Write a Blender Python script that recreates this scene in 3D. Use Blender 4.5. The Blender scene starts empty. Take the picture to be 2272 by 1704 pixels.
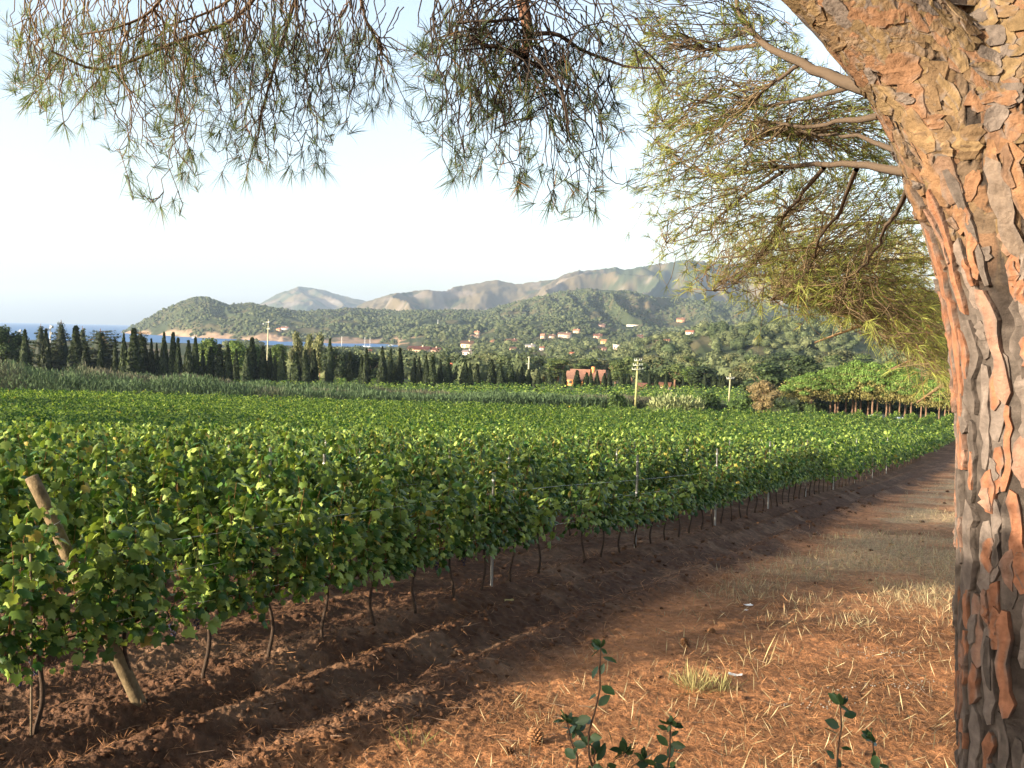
import bpy, bmesh, math, random
import numpy as np
from mathutils import Vector, Matrix
random.seed(7)
RNG = np.random.default_rng(11)
sc = bpy.context.scene
COL = sc.collection
rad = math.radians

# ------------------------------------------------------------------ camera, sky, sun, exposure
FPX, CX, CY = 2136.0, 1136.0, 852.0          # focal length and centre in photograph pixels
PITCH, ROLL = rad(3.11), rad(1.26)
CAM = np.array([0.0, 0.0, 25.0])
cam_d = bpy.data.cameras.new("camera"); cam = bpy.data.objects.new("camera", cam_d); COL.objects.link(cam)
CM = Matrix.Rotation(math.pi/2 - PITCH, 4, 'X') @ Matrix.Rotation(ROLL, 4, 'Z')
cam.matrix_world = Matrix.Translation(CAM) @ CM
cam_d.sensor_width = 36.0; cam_d.lens = 36.0*FPX/2272.0
cam_d.clip_start = 0.05; cam_d.clip_end = 60000
sc.camera = cam

SUN_EL = rad(14.0); SUN_AZ = rad(180 + 61)     # compass style, clockwise from +Y: behind the camera, to the left
to_sun = np.array([math.sin(SUN_AZ)*math.cos(SUN_EL), math.cos(SUN_AZ)*math.cos(SUN_EL), math.sin(SUN_EL)])
world = bpy.data.worlds.new("World"); sc.world = world; world.use_nodes = True
wn = world.node_tree
sky = wn.nodes.new('ShaderNodeTexSky'); sky.sky_type = 'NISHITA'; sky.sun_disc = False
sky.sun_elevation = SUN_EL; sky.sun_rotation = SUN_AZ; sky.altitude = 30
sky.air_density = 1.0; sky.dust_density = 2.5; sky.ozone_density = 1.1
bg = wn.nodes['Background']; bg.inputs['Strength'].default_value = 0.15
hs = wn.nodes.new('ShaderNodeHueSaturation'); hs.inputs['Saturation'].default_value = .72
wn.links.new(sky.outputs[0], hs.inputs['Color']); wn.links.new(hs.outputs[0], bg.inputs['Color'])
sun_d = bpy.data.lights.new("sun", 'SUN'); sun_d.energy = 5.0; sun_d.angle = rad(0.53); sun_d.color = (1.0, 0.85, 0.64)
sun = bpy.data.objects.new("sun", sun_d); COL.objects.link(sun)
sun.rotation_euler = Vector(to_sun).to_track_quat('Z', 'Y').to_euler()
sun.location = (-60, -40, 80)
sc.view_settings.view_transform = 'Standard'; sc.view_settings.look = 'None'
sc.view_settings.exposure = 1.52; sc.view_settings.gamma = 1.0
cy = sc.cycles
cy.max_bounces = 5; cy.diffuse_bounces = 3; cy.glossy_bounces = 2; cy.transmission_bounces = 3; cy.volume_bounces = 0
cy.transparent_max_bounces = 4; cy.use_adaptive_sampling = True; cy.adaptive_threshold = 0.02
cy.caustics_reflective = False; cy.caustics_refractive = False
sc.render.use_persistent_data = False

# ------------------------------------------------------------------ geometry of the photograph
def ray(dx, dy):                       # pixel of the 2212 px wide view of the photo -> direction with y = 1
    px, py = dx*2272/2212, dy*2272/2212
    d = np.array(CM.to_3x3() @ Vector(((px-CX)/FPX, (CY-py)/FPX, -1)))
    return d/d[1]
def at(dx, dy, D):
    return CAM + ray(dx, dy)*D

# ------------------------------------------------------------------ noise
def _h(ix, iy, seed):
    n = (ix.astype(np.int64)*374761393 + iy.astype(np.int64)*668265263 + seed*974711) & 0xFFFFFFFF
    n = ((n ^ (n >> 13))*1274126177) & 0xFFFFFFFF
    n = (n ^ (n >> 16)) & 0xFFFFFFFF
    return n/4294967295.0
def vn(x, y, seed=0):
    x = np.asarray(x, float); y = np.asarray(y, float)
    ix = np.floor(x); iy = np.floor(y); fx = x-ix; fy = y-iy
    fx = fx*fx*fx*(fx*(fx*6-15)+10); fy = fy*fy*fy*(fy*(fy*6-15)+10)
    a = _h(ix, iy, seed); b = _h(ix+1, iy, seed); c = _h(ix, iy+1, seed); d = _h(ix+1, iy+1, seed)
    return (a+(b-a)*fx)*(1-fy) + (c+(d-c)*fx)*fy
def fbm(x, y, octv=4, seed=0, gain=.5):
    s = 0; a = 1; t = 0
    for o in range(octv):
        s = s + a*vn(x*2**o+o*17.3, y*2**o-o*9.1, seed+o); t += a; a *= gain
    return s/t
def sstep(a, b, x):
    t = np.clip((x-a)/(b-a), 0, 1); return t*t*(3-2*t)
def pchip(xs, ys):
    xs = np.array(xs, float); ys = np.array(ys, float)
    h = np.diff(xs); dl = np.diff(ys)/h; m = np.zeros_like(xs)
    for i in range(1, len(xs)-1):
        if dl[i-1]*dl[i] > 0:
            w1 = 2*h[i]+h[i-1]; w2 = h[i]+2*h[i-1]; m[i] = (w1+w2)/(w1/dl[i-1]+w2/dl[i])
    m[0] = dl[0]; m[-1] = dl[-1]
    def f(x):
        x = np.clip(x, xs[0], xs[-1]); i = np.clip(np.searchsorted(xs, x)-1, 0, len(xs)-2)
        t = (x-xs[i])/h[i]; t2 = t*t; t3 = t2*t
        return (2*t3-3*t2+1)*ys[i]+(t3-2*t2+t)*h[i]*m[i]+(-2*t3+3*t2)*ys[i+1]+(t3-t2)*h[i]*m[i+1]
    return f

# ------------------------------------------------------------------ mesh building
def make_mesh(name, V, F, mats, col=None, smooth=False, fm=None):
    me = bpy.data.meshes.new(name)
    V = np.ascontiguousarray(V, dtype=np.float32)
    me.vertices.add(len(V)); me.vertices.foreach_set('co', V.ravel())
    F = [np.asarray(f, dtype=np.int32) for f in F if len(f)]
    tot = np.concatenate([np.full(len(f), f.shape[1], np.int32) for f in F])
    loops = np.concatenate([f.ravel() for f in F])
    me.loops.add(len(loops)); me.loops.foreach_set('vertex_index', loops)
    me.polygons.add(len(tot))
    st = np.zeros(len(tot), np.int32); st[1:] = np.cumsum(tot)[:-1]
    me.polygons.foreach_set('loop_start', st); me.polygons.foreach_set('loop_total', tot)
    if smooth: me.polygons.foreach_set('use_smooth', np.ones(len(tot), bool))
    if not isinstance(mats, (list, tuple)): mats = [mats]
    for m in mats: me.materials.append(m)
    if fm is not None: me.polygons.foreach_set('material_index', np.asarray(fm, np.int32))
    if col is not None:
        a = me.color_attributes.new('col', 'FLOAT_COLOR', 'POINT')
        c = np.ones((len(V), 4), np.float32); c[:, :3] = col
        a.data.foreach_set('color', c.ravel())
    me.update(calc_edges=True); me.validate()
    return me
class MB:
    def __init__(s): s.V = []; s.F = []; s.C = []; s.M = []; s.n = 0
    def add(s, V, F, col=(1, 1, 1), m=0):
        V = np.asarray(V, float)
        if not isinstance(F, list): F = [F]
        for f in F:
            f = np.atleast_2d(np.asarray(f, int))
            if f.size: s.F.append(f+s.n); s.M.append(np.full(len(f), m))
        c = np.asarray(col, float)
        if c.ndim == 1: c = np.tile(c, (len(V), 1))
        s.V.append(V); s.C.append(c); s.n += len(V)
    def box(s, x0, y0, z0, x1, y1, z1, col=(1, 1, 1), m=0):
        V = [(x, y, z) for z in (z0, z1) for y in (y0, y1) for x in (x0, x1)]
        s.add(V, [(0, 2, 3, 1), (4, 5, 7, 6), (0, 1, 5, 4), (2, 6, 7, 3), (0, 4, 6, 2), (1, 3, 7, 5)], col, m)
    def tube(s, P, R, k=6, col=(1, 1, 1), m=0, cap=True):
        V, F = tube(P, R, k, cap); s.add(V, F, col, m)
    def mesh(s, name, mats, smooth=False, attr=True):
        return make_mesh(name, np.concatenate(s.V), s.F, mats, np.concatenate(s.C) if attr else None, smooth, np.concatenate(s.M))
def tube(P, R, k=6, cap=True):
    P = np.asarray(P, float); n = len(P)
    R = np.broadcast_to(np.asarray(R, float), (n,))
    T = np.gradient(P, axis=0); T /= np.linalg.norm(T, axis=1)[:, None]+1e-9
    up = np.array([0, 0, 1.0]) if abs(T[:, 2]).mean() < .8 else np.array([0, 1.0, 0])
    A = np.cross(T, up); A /= np.linalg.norm(A, axis=1)[:, None]+1e-9
    B = np.cross(A, T)
    an = np.arange(k)*2*np.pi/k
    V = P[:, None]+R[:, None, None]*(np.cos(an)[None, :, None]*A[:, None]+np.sin(an)[None, :, None]*B[:, None])
    V = V.reshape(-1, 3)
    i = np.arange(n-1)[:, None]*k; j = np.arange(k)[None]; j2 = (j+1) % k
    F = np.stack([i+j, i+j2, i+k+j2, i+k+j], -1).reshape(-1, 4)
    out = [F]
    if cap: out += [np.arange(k)[None, ::-1], (np.arange(k)+(n-1)*k)[None]]
    return V, out
def link(name, me, parent=None, loc=None):
    o = bpy.data.objects.new(name, me); COL.objects.link(o)
    if parent is not None: o.parent = parent
    if loc is not None: o.location = loc
    return o
def thing(name, label, cat, loc=(0, 0, 0), group=None, me=None, rz=0, scale=None):
    o = bpy.data.objects.new(name, me); COL.objects.link(o)
    o.location = loc; o.rotation_euler = (0, 0, rz)
    if scale is not None: o.scale = scale
    o['label'] = label; o['category'] = cat
    if group: o['group'] = group
    return o
def struct(name, me, kind='structure', label=None, cat=None):
    o = link(name, me); o['kind'] = kind
    if label: o['label'] = label
    if cat: o['category'] = cat
    return o
def dup(root, loc, rz=0, scale=None, label=None):
    r = root.copy(); COL.objects.link(r); r.location = loc; r.rotation_euler = (0, 0, rz)
    if scale is not None: r.scale = scale
    if label: r['label'] = label
    for ch in root.children:
        c = ch.copy(); COL.objects.link(c); c.parent = r
    return r

# ------------------------------------------------------------------ materials
def mat(name, rgb=(.5, .5, .5), rough=.7, attr=False, vary=0., nscale=5., bump=0., bscale=20., trans=0., spec=.3, metal=0., rnd=0., tcol=None):
    m = bpy.data.materials.new(name); m.use_nodes = True; nt = m.node_tree; N = nt.nodes; L = nt.links
    b = N['Principled BSDF']; b.inputs['Roughness'].default_value = rough; b.inputs['Metallic'].default_value = metal
    b.inputs['Specular IOR Level'].default_value = spec
    if attr:
        a = N.new('ShaderNodeAttribute'); a.attribute_name = 'col'; c = a.outputs['Color']
    else:
        r = N.new('ShaderNodeRGB'); r.outputs[0].default_value = (*rgb, 1); c = r.outputs[0]
    def mul(c, fac):
        x = N.new('ShaderNodeVectorMath'); x.operation = 'SCALE'; L.new(c, x.inputs[0]); L.new(fac, x.inputs['Scale']); return x.outputs[0]
    def rng(src, lo, hi):
        g = N.new('ShaderNodeMapRange'); g.inputs['To Min'].default_value = lo; g.inputs['To Max'].default_value = hi; L.new(src, g.inputs[0]); return g.outputs[0]
    if vary or bump:
        tc = N.new('ShaderNodeTexCoord')
    if vary:
        n = N.new('ShaderNodeTexNoise'); n.inputs['Scale'].default_value = nscale; n.inputs['Detail'].default_value = 5; L.new(tc.outputs['Object'], n.inputs['Vector'])
        g = N.new('ShaderNodeMapRange'); g.inputs['From Min'].default_value = .3; g.inputs['From Max'].default_value = .7
        g.inputs['To Min'].default_value = 1-vary; g.inputs['To Max'].default_value = 1+vary; L.new(n.outputs['Fac'], g.inputs[0]); c = mul(c, g.outputs[0])
    if rnd:
        oi = N.new('ShaderNodeObjectInfo'); c = mul(c, rng(oi.outputs['Random'], 1-rnd, 1+rnd))
    L.new(c, b.inputs['Base Color'])
    if bump:
        n2 = N.new('ShaderNodeTexNoise'); n2.inputs['Scale'].default_value = bscale; n2.inputs['Detail'].default_value = 6; L.new(tc.outputs['Object'], n2.inputs['Vector'])
        bp = N.new('ShaderNodeBump'); bp.inputs['Strength'].default_value = bump; bp.inputs['Distance'].default_value = .3/bscale*3; L.new(n2.outputs['Fac'], bp.inputs['Height']); L.new(bp.outputs[0], b.inputs['Normal'])
    if trans:
        t = N.new('ShaderNodeBsdfTranslucent')
        if tcol:
            x = N.new('ShaderNodeVectorMath'); x.operation = 'MULTIPLY'; L.new(c, x.inputs[0]); x.inputs[1].default_value = tcol; L.new(x.outputs[0], t.inputs[0])
        else: L.new(c, t.inputs[0])
        mx = N.new('ShaderNodeMixShader'); mx.inputs[0].default_value = trans
        L.new(b.outputs[0], mx.inputs[1]); L.new(t.outputs[0], mx.inputs[2]); L.new(mx.outputs[0], N['Material Output'].inputs[0])
    return m
M_leaf = mat('vine_leaf', attr=True, rough=.5, trans=.20, spec=.25, rnd=.15, tcol=(1.3, 1.25, .6))
M_vineyard = mat('vineyard_leaf', attr=True, rough=.55, trans=.32, spec=.2, tcol=(1.5, 1.5, .6))
M_wood = mat('vine_wood', attr=True, rough=.9, vary=.3, nscale=30, spec=.1)
M_ground = mat('soil', attr=True, rough=.95, vary=.28, nscale=9, bump=.9, bscale=42, spec=.1)
M_hill = mat('hillside', attr=True, rough=.95, spec=.05)
M_foliage = mat('foliage', attr=True, rough=.65, trans=.18, spec=.2, rnd=.32, tcol=(1.3, 1.3, .7))
M_forest = mat('forest_foliage', attr=True, rough=.9, spec=.08, vary=.35, nscale=.35)
M_needle = mat('pine_needles', attr=True, rough=.5, trans=.4, spec=.3)
M_twig = mat('pine_twigs', attr=True, rough=.85, spec=.15)
M_bark = mat('pine_bark', attr=True, rough=.92, vary=.22, nscale=28, bump=.6, bscale=70, spec=.12)
M_trunk = mat('tree_trunk', (.20, .12, .075), .9, vary=.35, nscale=3, spec=.1)
M_dry = mat('dry_grass', attr=True, rough=.8, trans=.2, spec=.15)
M_generic = mat('painted', attr=True, rough=.7, vary=.12, nscale=2.0, spec=.2)
M_post = mat('weathered_wood', attr=True, rough=.85, vary=.35, nscale=16, bump=.5, bscale=50, spec=.15)
M_metal = mat('galvanised_steel', (.55, .55, .53), .45, metal=.7, vary=.2, nscale=12)
M_glass = mat('dark_glass', (.03, .035, .04), .12, spec=.6)
M_car = mat('white_car_paint', (.75, .75, .74), .25, spec=.5)
M_rubber = mat('rubber', (.02, .02, .02), .8)
M_litter = mat('fallen_needles', attr=True, rough=.75, spec=.2)
M_paper = mat('white_paper', (.75, .75, .74), .8, vary=.08, nscale=20)

# ------------------------------------------------------------------ terrain
base_z = pchip([-60, -30, 0, 2, 4.2, 6, 8, 15.1, 20.3, 25.5, 33, 54, 80, 108, 150, 228, 300, 500, 1000, 1250, 1400, 1700, 20000],
               [23.6, 23.4, 23.4, 23.1, 22.2, 21.72, 21.55, 21.0, 20.44, 19.93, 19.27, 17.3, 15.3, 13.6, 12.5, 11.4, 9.8, 6.5, 3, .8, -2, -6, -30])
P0 = np.array([2.6, 20.3]); RD = np.array([.4720, .8816]); RN = np.array([.8816, -.4720])   # vine rows: origin, direction, right-hand normal
def st(x, y):
    return (x-P0[0])*RN[0]+(y-P0[1])*RN[1], (x-P0[0])*RD[0]+(y-P0[1])*RD[1]
def xy(s, t):
    return P0[0]+RN[0]*s+RD[0]*t, P0[1]+RN[1]*s+RD[1]*t
def near_z(x, y):                      # ground within the field and track, with ruts and furrows
    z = base_z(y)
    s, t = st(x, y)
    k = sstep(90, 40, y)*sstep(3.5, 6.5, y)
    sw = s+.18*(fbm(t*.5, s*.0, 2, 5)-.5)
    ridge = .115*np.exp(-((sw-2.35)/.22)**2)-.09*np.exp(-((sw-1.72)/.26)**2)+.10*np.exp(-((sw-1.2)/.2)**2)-.09*np.exp(-((sw-.72)/.2)**2)+.06*np.exp(-((sw-.22)/.2)**2)
    furrow = .035*np.cos(s*2*np.pi/1.1)*(s < -.3)
    z = z+k*(ridge*(.6+.8*fbm(t*.9, s*.6, 3, 9))+furrow)
    return z
def zg(x, y):
    return float(near_z(np.array([float(x)]), np.array([float(y)]))[0])

# skylines: photo points -> hill layers (tan azimuth u, crest distance, height)
def layer(pts, Rc, Rb, zb, back=1.0, gul=.2, gsc=30, seed=1, kind=0, Rbu=None, pw=1.15):
    u = []; h = []
    for i, (x, y) in enumerate(pts):
        r = ray(x, y); u.append(r[0]); h.append(25+r[2]*Rc)
    return dict(u=np.array(u), h=np.array(h), Rc=Rc, Rb=Rb, zb=zb, back=back, gul=gul, gsc=gsc, seed=seed, kind=kind, Rbu=Rbu, pw=pw)
LAY = [
 layer([(250, 722), (285, 706), (320, 690), (350, 672), (400, 650), (435, 644), (460, 650), (490, 661), (545, 657), (580, 665), (640, 674), (700, 680), (780, 690), (900, 735)],
       2650, 2230, -4, .5, .22, 26, 3, 0, [(250, 2400), (300, 2230), (430, 1840), (560, 1640), (760, 1600)], .95),
 layer([(500, 715), (540, 700), (600, 690), (650, 676), (700, 671), (760, 668), (830, 672), (900, 674), (985, 672), (1050, 672), (1130, 652), (1200, 636), (1270, 627), (1340, 631), (1400, 642), (1500, 652), (1600, 656), (1800, 668), (2300, 650)],
       2900, 1560, -3, .6, .28, 18, 7, 1, [(500, 1640), (600, 1520), (860, 1480), (950, 1450), (2300, 1450)], 1.1),
 layer([(860, 728), (900, 712), (950, 702), (1000, 707), (1060, 702), (1110, 690), (1170, 684), (1250, 690), (1320, 704), (1450, 712), (1600, 706), (2300, 690)],
       1850, 1280, 2, .35, .22, 34, 12, 2, None, 1.0),
 layer([(1250, 775), (1330, 757), (1400, 737), (1480, 722), (1540, 707), (1600, 705), (1660, 699), (1730, 697), (1790, 712), (1850, 716), (1950, 705), (2300, 690)],
       820, 420, 7.5, .5, .15, 22, 21, 3, None, .9),
 layer([(770, 662), (790, 652), (850, 635), (930, 628), (960, 632), (985, 622), (1075, 604), (1115, 614), (1150, 610), (1200, 603), (1250, 588), (1330, 577), (1345, 583), (1400, 577), (1480, 565), (1600, 575), (1750, 600), (1900, 620), (2300, 640)],
       5200, 3300, 30, .5, .62, 13, 31, 4, None, 1.0),
 layer([(530, 672), (555, 660), (600, 635), (645, 620), (670, 622), (700, 628), (760, 645), (800, 654), (860, 676)],
       7600, 6000, -2, .3, .3, 14, 44, 5, None, 1.0),
]
def hills_z(u, D, detail=True, want_layer=False):
    z = base_z(D)+0*u
    # the valley floor climbs to the right of the bay
    up = sstep(-.18, .1, u)
    z = z+up*np.clip((D-700)/900, 0, 1.3)*22*(.7+.3*fbm(u*9, D*.003, 2, 77))
    lay = np.full(np.shape(z), -1)
    for i, L in enumerate(LAY):
        h = np.interp(u, L['u'], L['h'], left=-60, right=-60)
        Rb = L['Rb']
        if L['Rbu']:
            Rb = np.interp(u, [ray(a, 720)[0] for a, b in L['Rbu']], [b for a, b in L['Rbu']])
        t = (D-Rb)/(L['Rc']-Rb)
        prof = np.where(t < 1, np.sin(np.clip(t, 0, 1)*np.pi/2)**L['pw'], np.cos(np.clip((t-1)/L['back'], 0, 1)*np.pi/2))
        hh = h-L['zb']
        wob = fbm(u*6+L['seed'], D*.0009, 2, L['seed'])*1.4
        g = fbm((u+wob*.10)*L['gsc'], D*.0010+L['seed'], 4, L['seed'], .55)
        g = 1-np.abs(2*g-1)*2.2
        zz = L['zb']+hh*prof-np.clip(hh, 0, None)*L['gul']*np.clip(1-g, 0, 1.4)*np.sin(np.clip(t, 0, 1)*np.pi)**.8*.8
        zz = np.where(t < 0, -99, zz)
        zz = np.where(h < -40, -99, zz)
        lay = np.where(zz > z, i, lay); z = np.maximum(z, zz)
    if want_layer: return z, lay
    return z

def hill_color(u, D, z, lay, slope=None):
    n1 = fbm(u*60, D*.012, 4, 101); n2 = fbm(u*22, D*.004, 3, 103); n3 = fbm(u*300, D*.05, 3, 107)
    green = np.array([.042, .053, .025])*(.75+.6*n3)[..., None]
    olive = np.array([.080, .072, .037])*(.75+.6*n3)[..., None]
    tan = np.array([.128, .098, .053])*(.8+.4*n3)[..., None]
    rock = np.array([.19, .155, .125])*(.7+.6*n3)[..., None]
    c = green+(olive-green)*sstep(.42, .62, n1)[..., None]
    th = np.select([lay == 0, lay == 1, lay == 2, lay == 3, lay == 4, lay == 5], [.74, .66, .72, .70, .44, .56], .62)
    tu = np.where(lay == 4, np.interp(u, [-.1, .0, .15, .3], [-.10, -.08, .02, .1]), 0)
    c = c+(tan-c)*(sstep(th+tu, th+tu+.1, .55*n2+.45*n1))[..., None]*.9
    rk = ((lay == 4) | (lay == 5))*sstep(.60, .72, fbm(u*40+3, D*.008, 4, 131))*.7
    c = c+(rock-c)*rk[..., None]
    # bare cliffs along the water line
    shore = np.array([.30, .20, .13])*(.75+.5*n3)[..., None]
    sh = sstep(11, 4, z-9*(n1-.5)*2)*(D > 1350)*sstep(.35, .5, fbm(u*70, D*.01, 3, 141))
    c = c+(shore-c)*sh[..., None]
    return c

def grid_faces(nr, nc):
    i = np.arange(nr-1)[:, None]*nc; j = np.arange(nc-1)[None]
    return np.stack([i+j, i+j+1, i+nc+j+1, i+nc+j], -1).reshape(-1, 4)

# ground sheet, dense in front of the camera
US = np.concatenate([np.linspace(-3.0, -.66, 40)[:-1], np.linspace(-.66, .66, 860), np.linspace(.66, 3.0, 40)[1:]])
DS = np.concatenate([np.geomspace(2.0, 6.5, 60)[:-1], np.geomspace(6.5, 45, 720)[:-1], np.geomspace(45, 300, 160)])
D2, U2 = np.meshgrid(DS, US, indexing='ij'); X2 = U2*D2
S2, T2 = st(X2, D2)
Z2 = near_z(X2, D2)
nearf = sstep(60, 25, D2)
track = sstep(-.6, .1, S2)*sstep(3.4, 2.4, S2)
field = sstep(.4, -.2, S2)
litter = sstep(2.3, 3.2, S2+1.2*(fbm(X2*.5, D2*.5, 3, 55)-.5))
clod = fbm(X2*5, D2*5, 4, 201, .6); fine = fbm(X2*22, D2*22, 3, 207, .6)
Z2 = Z2+nearf*((clod-.5)*(.05*np.maximum(track, field)+.04*litter)+(np.clip(clod-.55, 0, 1)*.10)*np.maximum(track, field)+(fine-.5)*(.05*track+.045*field+.028*litter))
soil = np.array([.098, .052, .031]); lit_c = np.array([.34, .155, .068]); straw = np.array([.40, .31, .18]); soil2 = np.array([.16, .095, .058]); green_c = np.array([.06, .085, .03])
n = fbm(X2*1.3, D2*1.3, 4, 61); nf = fbm(X2*11, D2*11, 3, 63)
C2 = soil+(soil2-soil)*sstep(.45, .75, n)[..., None]
C2 = C2*(.7+.6*nf)[..., None]
grassy = sstep(3.0, 4.2, S2+1.5*(n-.5))*sstep(-7, 0, T2+4*(n-.5))*sstep(12, 8, S2)*(.25+.75*sstep(.35, .6, fbm(X2*.6, D2*.6, 3, 71)))
patch = .62+.76*sstep(.3, .7, fbm(X2*.8+9, D2*.8, 4, 65))
C2 = C2+(lit_c*((.65+.7*nf)*patch)[..., None]-C2)*litter[..., None]*.85
C2 = C2+(straw*(.7+.6*nf)[..., None]-C2)*(grassy*.6)[..., None]
far = sstep(100, 150, D2)*.8+sstep(14, 20, S2)*.6*sstep(60, 100, D2)
C2 = C2+(green_c*(.7+.6*n)[..., None]-C2)*np.clip(far, 0, .9)[..., None]
V = np.stack([X2, D2, Z2], -1).reshape(-1, 3); nr, nc = D2.shape
mb = MB(); mb.add(V, [grid_faces(nr, nc)], C2.reshape(-1, 3))
# coarse skirt behind and beside the camera
xs = np.linspace(-120, 120, 49); ys = np.linspace(-60, 2, 32); XX, YY = np.meshgrid(xs, ys)
mb.add(np.stack([XX, YY, base_z(YY)-.01], -1).reshape(-1, 3), [grid_faces(32, 49)], lit_c)
struct('ground', mb.mesh('ground', M_ground, True))

# hills and far shore
UH = np.concatenate([np.linspace(-3, -.72, 24)[:-1], np.linspace(-.72, .72, 900), np.linspace(.72, 3, 24)[1:]])
DH = np.concatenate([np.geomspace(299, 1200, 200)[:-1], np.geomspace(1200, 3000, 330)[:-1], np.geomspace(3000, 9800, 230)])
D3, U3 = np.meshgrid(DH, UH, indexing='ij')
Z3, L3 = hills_z(U3, D3, want_layer=True)
Z3 = Z3+np.where((Z3 > 3) & (D3 > 320), 1, 0)*(fbm(U3*260, np.log(D3)*190, 3, 301, .6)-.45)*np.clip((D3-900)*.0062, .8, 16)*np.clip(Z3/12, .2, 1)*np.where((D3 < 1400) & (U3 < -.08), .1, 1)
C3 = hill_color(U3, D3, Z3, L3)
struct('hills', make_mesh('hills', np.stack([U3*D3, D3, Z3-.05], -1).reshape(-1, 3), [grid_faces(*D3.shape)], M_hill, C3.reshape(-1, 3), True))

# sea
m = bpy.data.materials.new('sea_water'); m.use_nodes = True; nt = m.node_tree; b = nt.nodes['Principled BSDF']
b.inputs['Base Color'].default_value = (.035, .115, .27, 1); b.inputs['Roughness'].default_value = .4; b.inputs['Specular IOR Level'].default_value = .03
tc = nt.nodes.new('ShaderNodeTexCoord'); mp = nt.nodes.new('ShaderNodeMapping'); mp.inputs['Scale'].default_value = (.03, .012, .03)
nz = nt.nodes.new('ShaderNodeTexNoise'); nz.inputs['Scale'].default_value = 4; nz.inputs['Detail'].default_value = 6
bp = nt.nodes.new('ShaderNodeBump'); bp.inputs['Strength'].default_value = .5; bp.inputs['Distance'].default_value = 1.5
nt.links.new(tc.outputs['Object'], mp.inputs[0]); nt.links.new(mp.outputs[0], nz.inputs['Vector']); nt.links.new(nz.outputs['Fac'], bp.inputs['Height']); nt.links.new(bp.outputs[0], b.inputs['Normal'])
RS = 13500
sv = [(0, 900, 0)]+[(RS*math.sin(a), RS*math.cos(a), 0) for a in np.linspace(-1.25, 1.25, 90)]
struct('sea', make_mesh('sea', np.array(sv), [np.array([(0, i+1, i) for i in range(1, 90)])], m))

# haze
hz = bpy.data.materials.new('haze_air'); hz.use_nodes = True; nt = hz.node_tree; nt.nodes.remove(nt.nodes['Principled BSDF'])
pv = nt.nodes.new('ShaderNodeVolumePrincipled'); pv.inputs['Color'].default_value = (.62, .78, 1, 1); pv.inputs['Density'].default_value = .72e-4; pv.inputs['Anisotropy'].default_value = .2
nt.links.new(pv.outputs[0], nt.nodes['Material Output'].inputs['Volume'])
mb = MB(); mb.box(-14500, -300, -32, 14500, 14500, 500)
struct('haze', mb.mesh('haze', hz, attr=False), 'stuff')

_O1 = 'zeroth first second third fourth fifth sixth seventh eighth ninth tenth eleventh twelfth thirteenth fourteenth fifteenth sixteenth seventeenth eighteenth nineteenth'.split()
_T1 = ['', '', 'twenty', 'thirty', 'forty', 'fifty', 'sixty', 'seventy', 'eighty', 'ninety']; _T2 = ['', '', 'twentieth', 'thirtieth', 'fortieth', 'fiftieth', 'sixtieth', 'seventieth', 'eightieth', 'ninetieth']
def nth(n): return _O1[n] if n < 20 else _T2[n//10] if n % 10 == 0 else _T1[n//10]+' '+_O1[n % 10]
CNT = {}
def nxt(k): CNT[k] = CNT.get(k, 0)+1; return nth(CNT[k])
# ------------------------------------------------------------------ leaves and vines
def rot_from(nrm, spin):
    """frames whose z axis is nrm (N,3), turned by spin"""
    nrm = nrm/(np.linalg.norm(nrm, axis=1)[:, None]+1e-9)
    ref = np.where(np.abs(nrm[:, 2:3]) < .9, np.array([[0, 0, 1.0]]), np.array([[1.0, 0, 0]]))
    a = np.cross(ref, nrm); a /= np.linalg.norm(a, axis=1)[:, None]
    b = np.cross(nrm, a)
    c, s = np.cos(spin)[:, None], np.sin(spin)[:, None]
    return a*c+b*s, b*c-a*s, nrm
def rot_tip(nrm, tip):
    """frames with z = nrm and y as near tip as it can be"""
    nrm = nrm/(np.linalg.norm(nrm, axis=1)[:, None]+1e-9)
    y = tip-nrm*(np.sum(tip*nrm, 1)[:, None]); y /= np.linalg.norm(y, axis=1)[:, None]+1e-9
    return np.cross(y, nrm), y, nrm
def scatter(tmpl, faces, P, fr, size, col):
    a, b, c = fr
    V = P[:, None]+size[:, None, None]*(tmpl[None, :, 0:1]*a[:, None]+tmpl[None, :, 1:2]*b[:, None]+tmpl[None, :, 2:3]*c[:, None])
    k = len(tmpl); off = (np.arange(len(P))*k)[:, None, None]
    F = [(np.asarray(f)[None]+off).reshape(-1, np.asarray(f).shape[1]) for f in faces]
    C = np.repeat(col, k, axis=0)
    return V.reshape(-1, 3), F, C
# five lobed vine leaf, about one unit long, stalk end at the origin, tip along +y
_o = [(0, .02), (.22, -.14), (.39, -.02), (.52, .16), (.38, .31), (.53, .60), (.26, .64), (0, 1.0), (-.26, .64), (-.53, .60), (-.38, .31), (-.52, .16), (-.39, -.02), (-.22, -.14)]
VL = np.array([(0, .38, .05)]+[(x, y, -.34*abs(x)-.40*max(0, y-.45)**1.3) for x, y in _o])
VLF = [np.array([(0, i+1, (i+1) % 14+1) for i in range(14)])]
VK = np.array([(0, 0, 0), (.5, .35, -.14), (0, 1, -.08), (-.5, .35, -.14), (0, .4, .05)]); VKF = [np.array([(0, 1, 4), (1, 2, 4), (2, 3, 4), (3, 0, 4)])]
Q4 = np.array([(-.5, 0, 0), (.5, 0, 0), (.5, 1, 0), (-.5, 1, 0)]); Q4F = [np.array([(0, 1, 2, 3)])]
DIA = np.array([(0, 0, 0), (.42, .5, .03), (0, 1, 0), (-.42, .5, .03)]); DIAF = [np.array([(0, 1, 2, 3)])]
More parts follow.
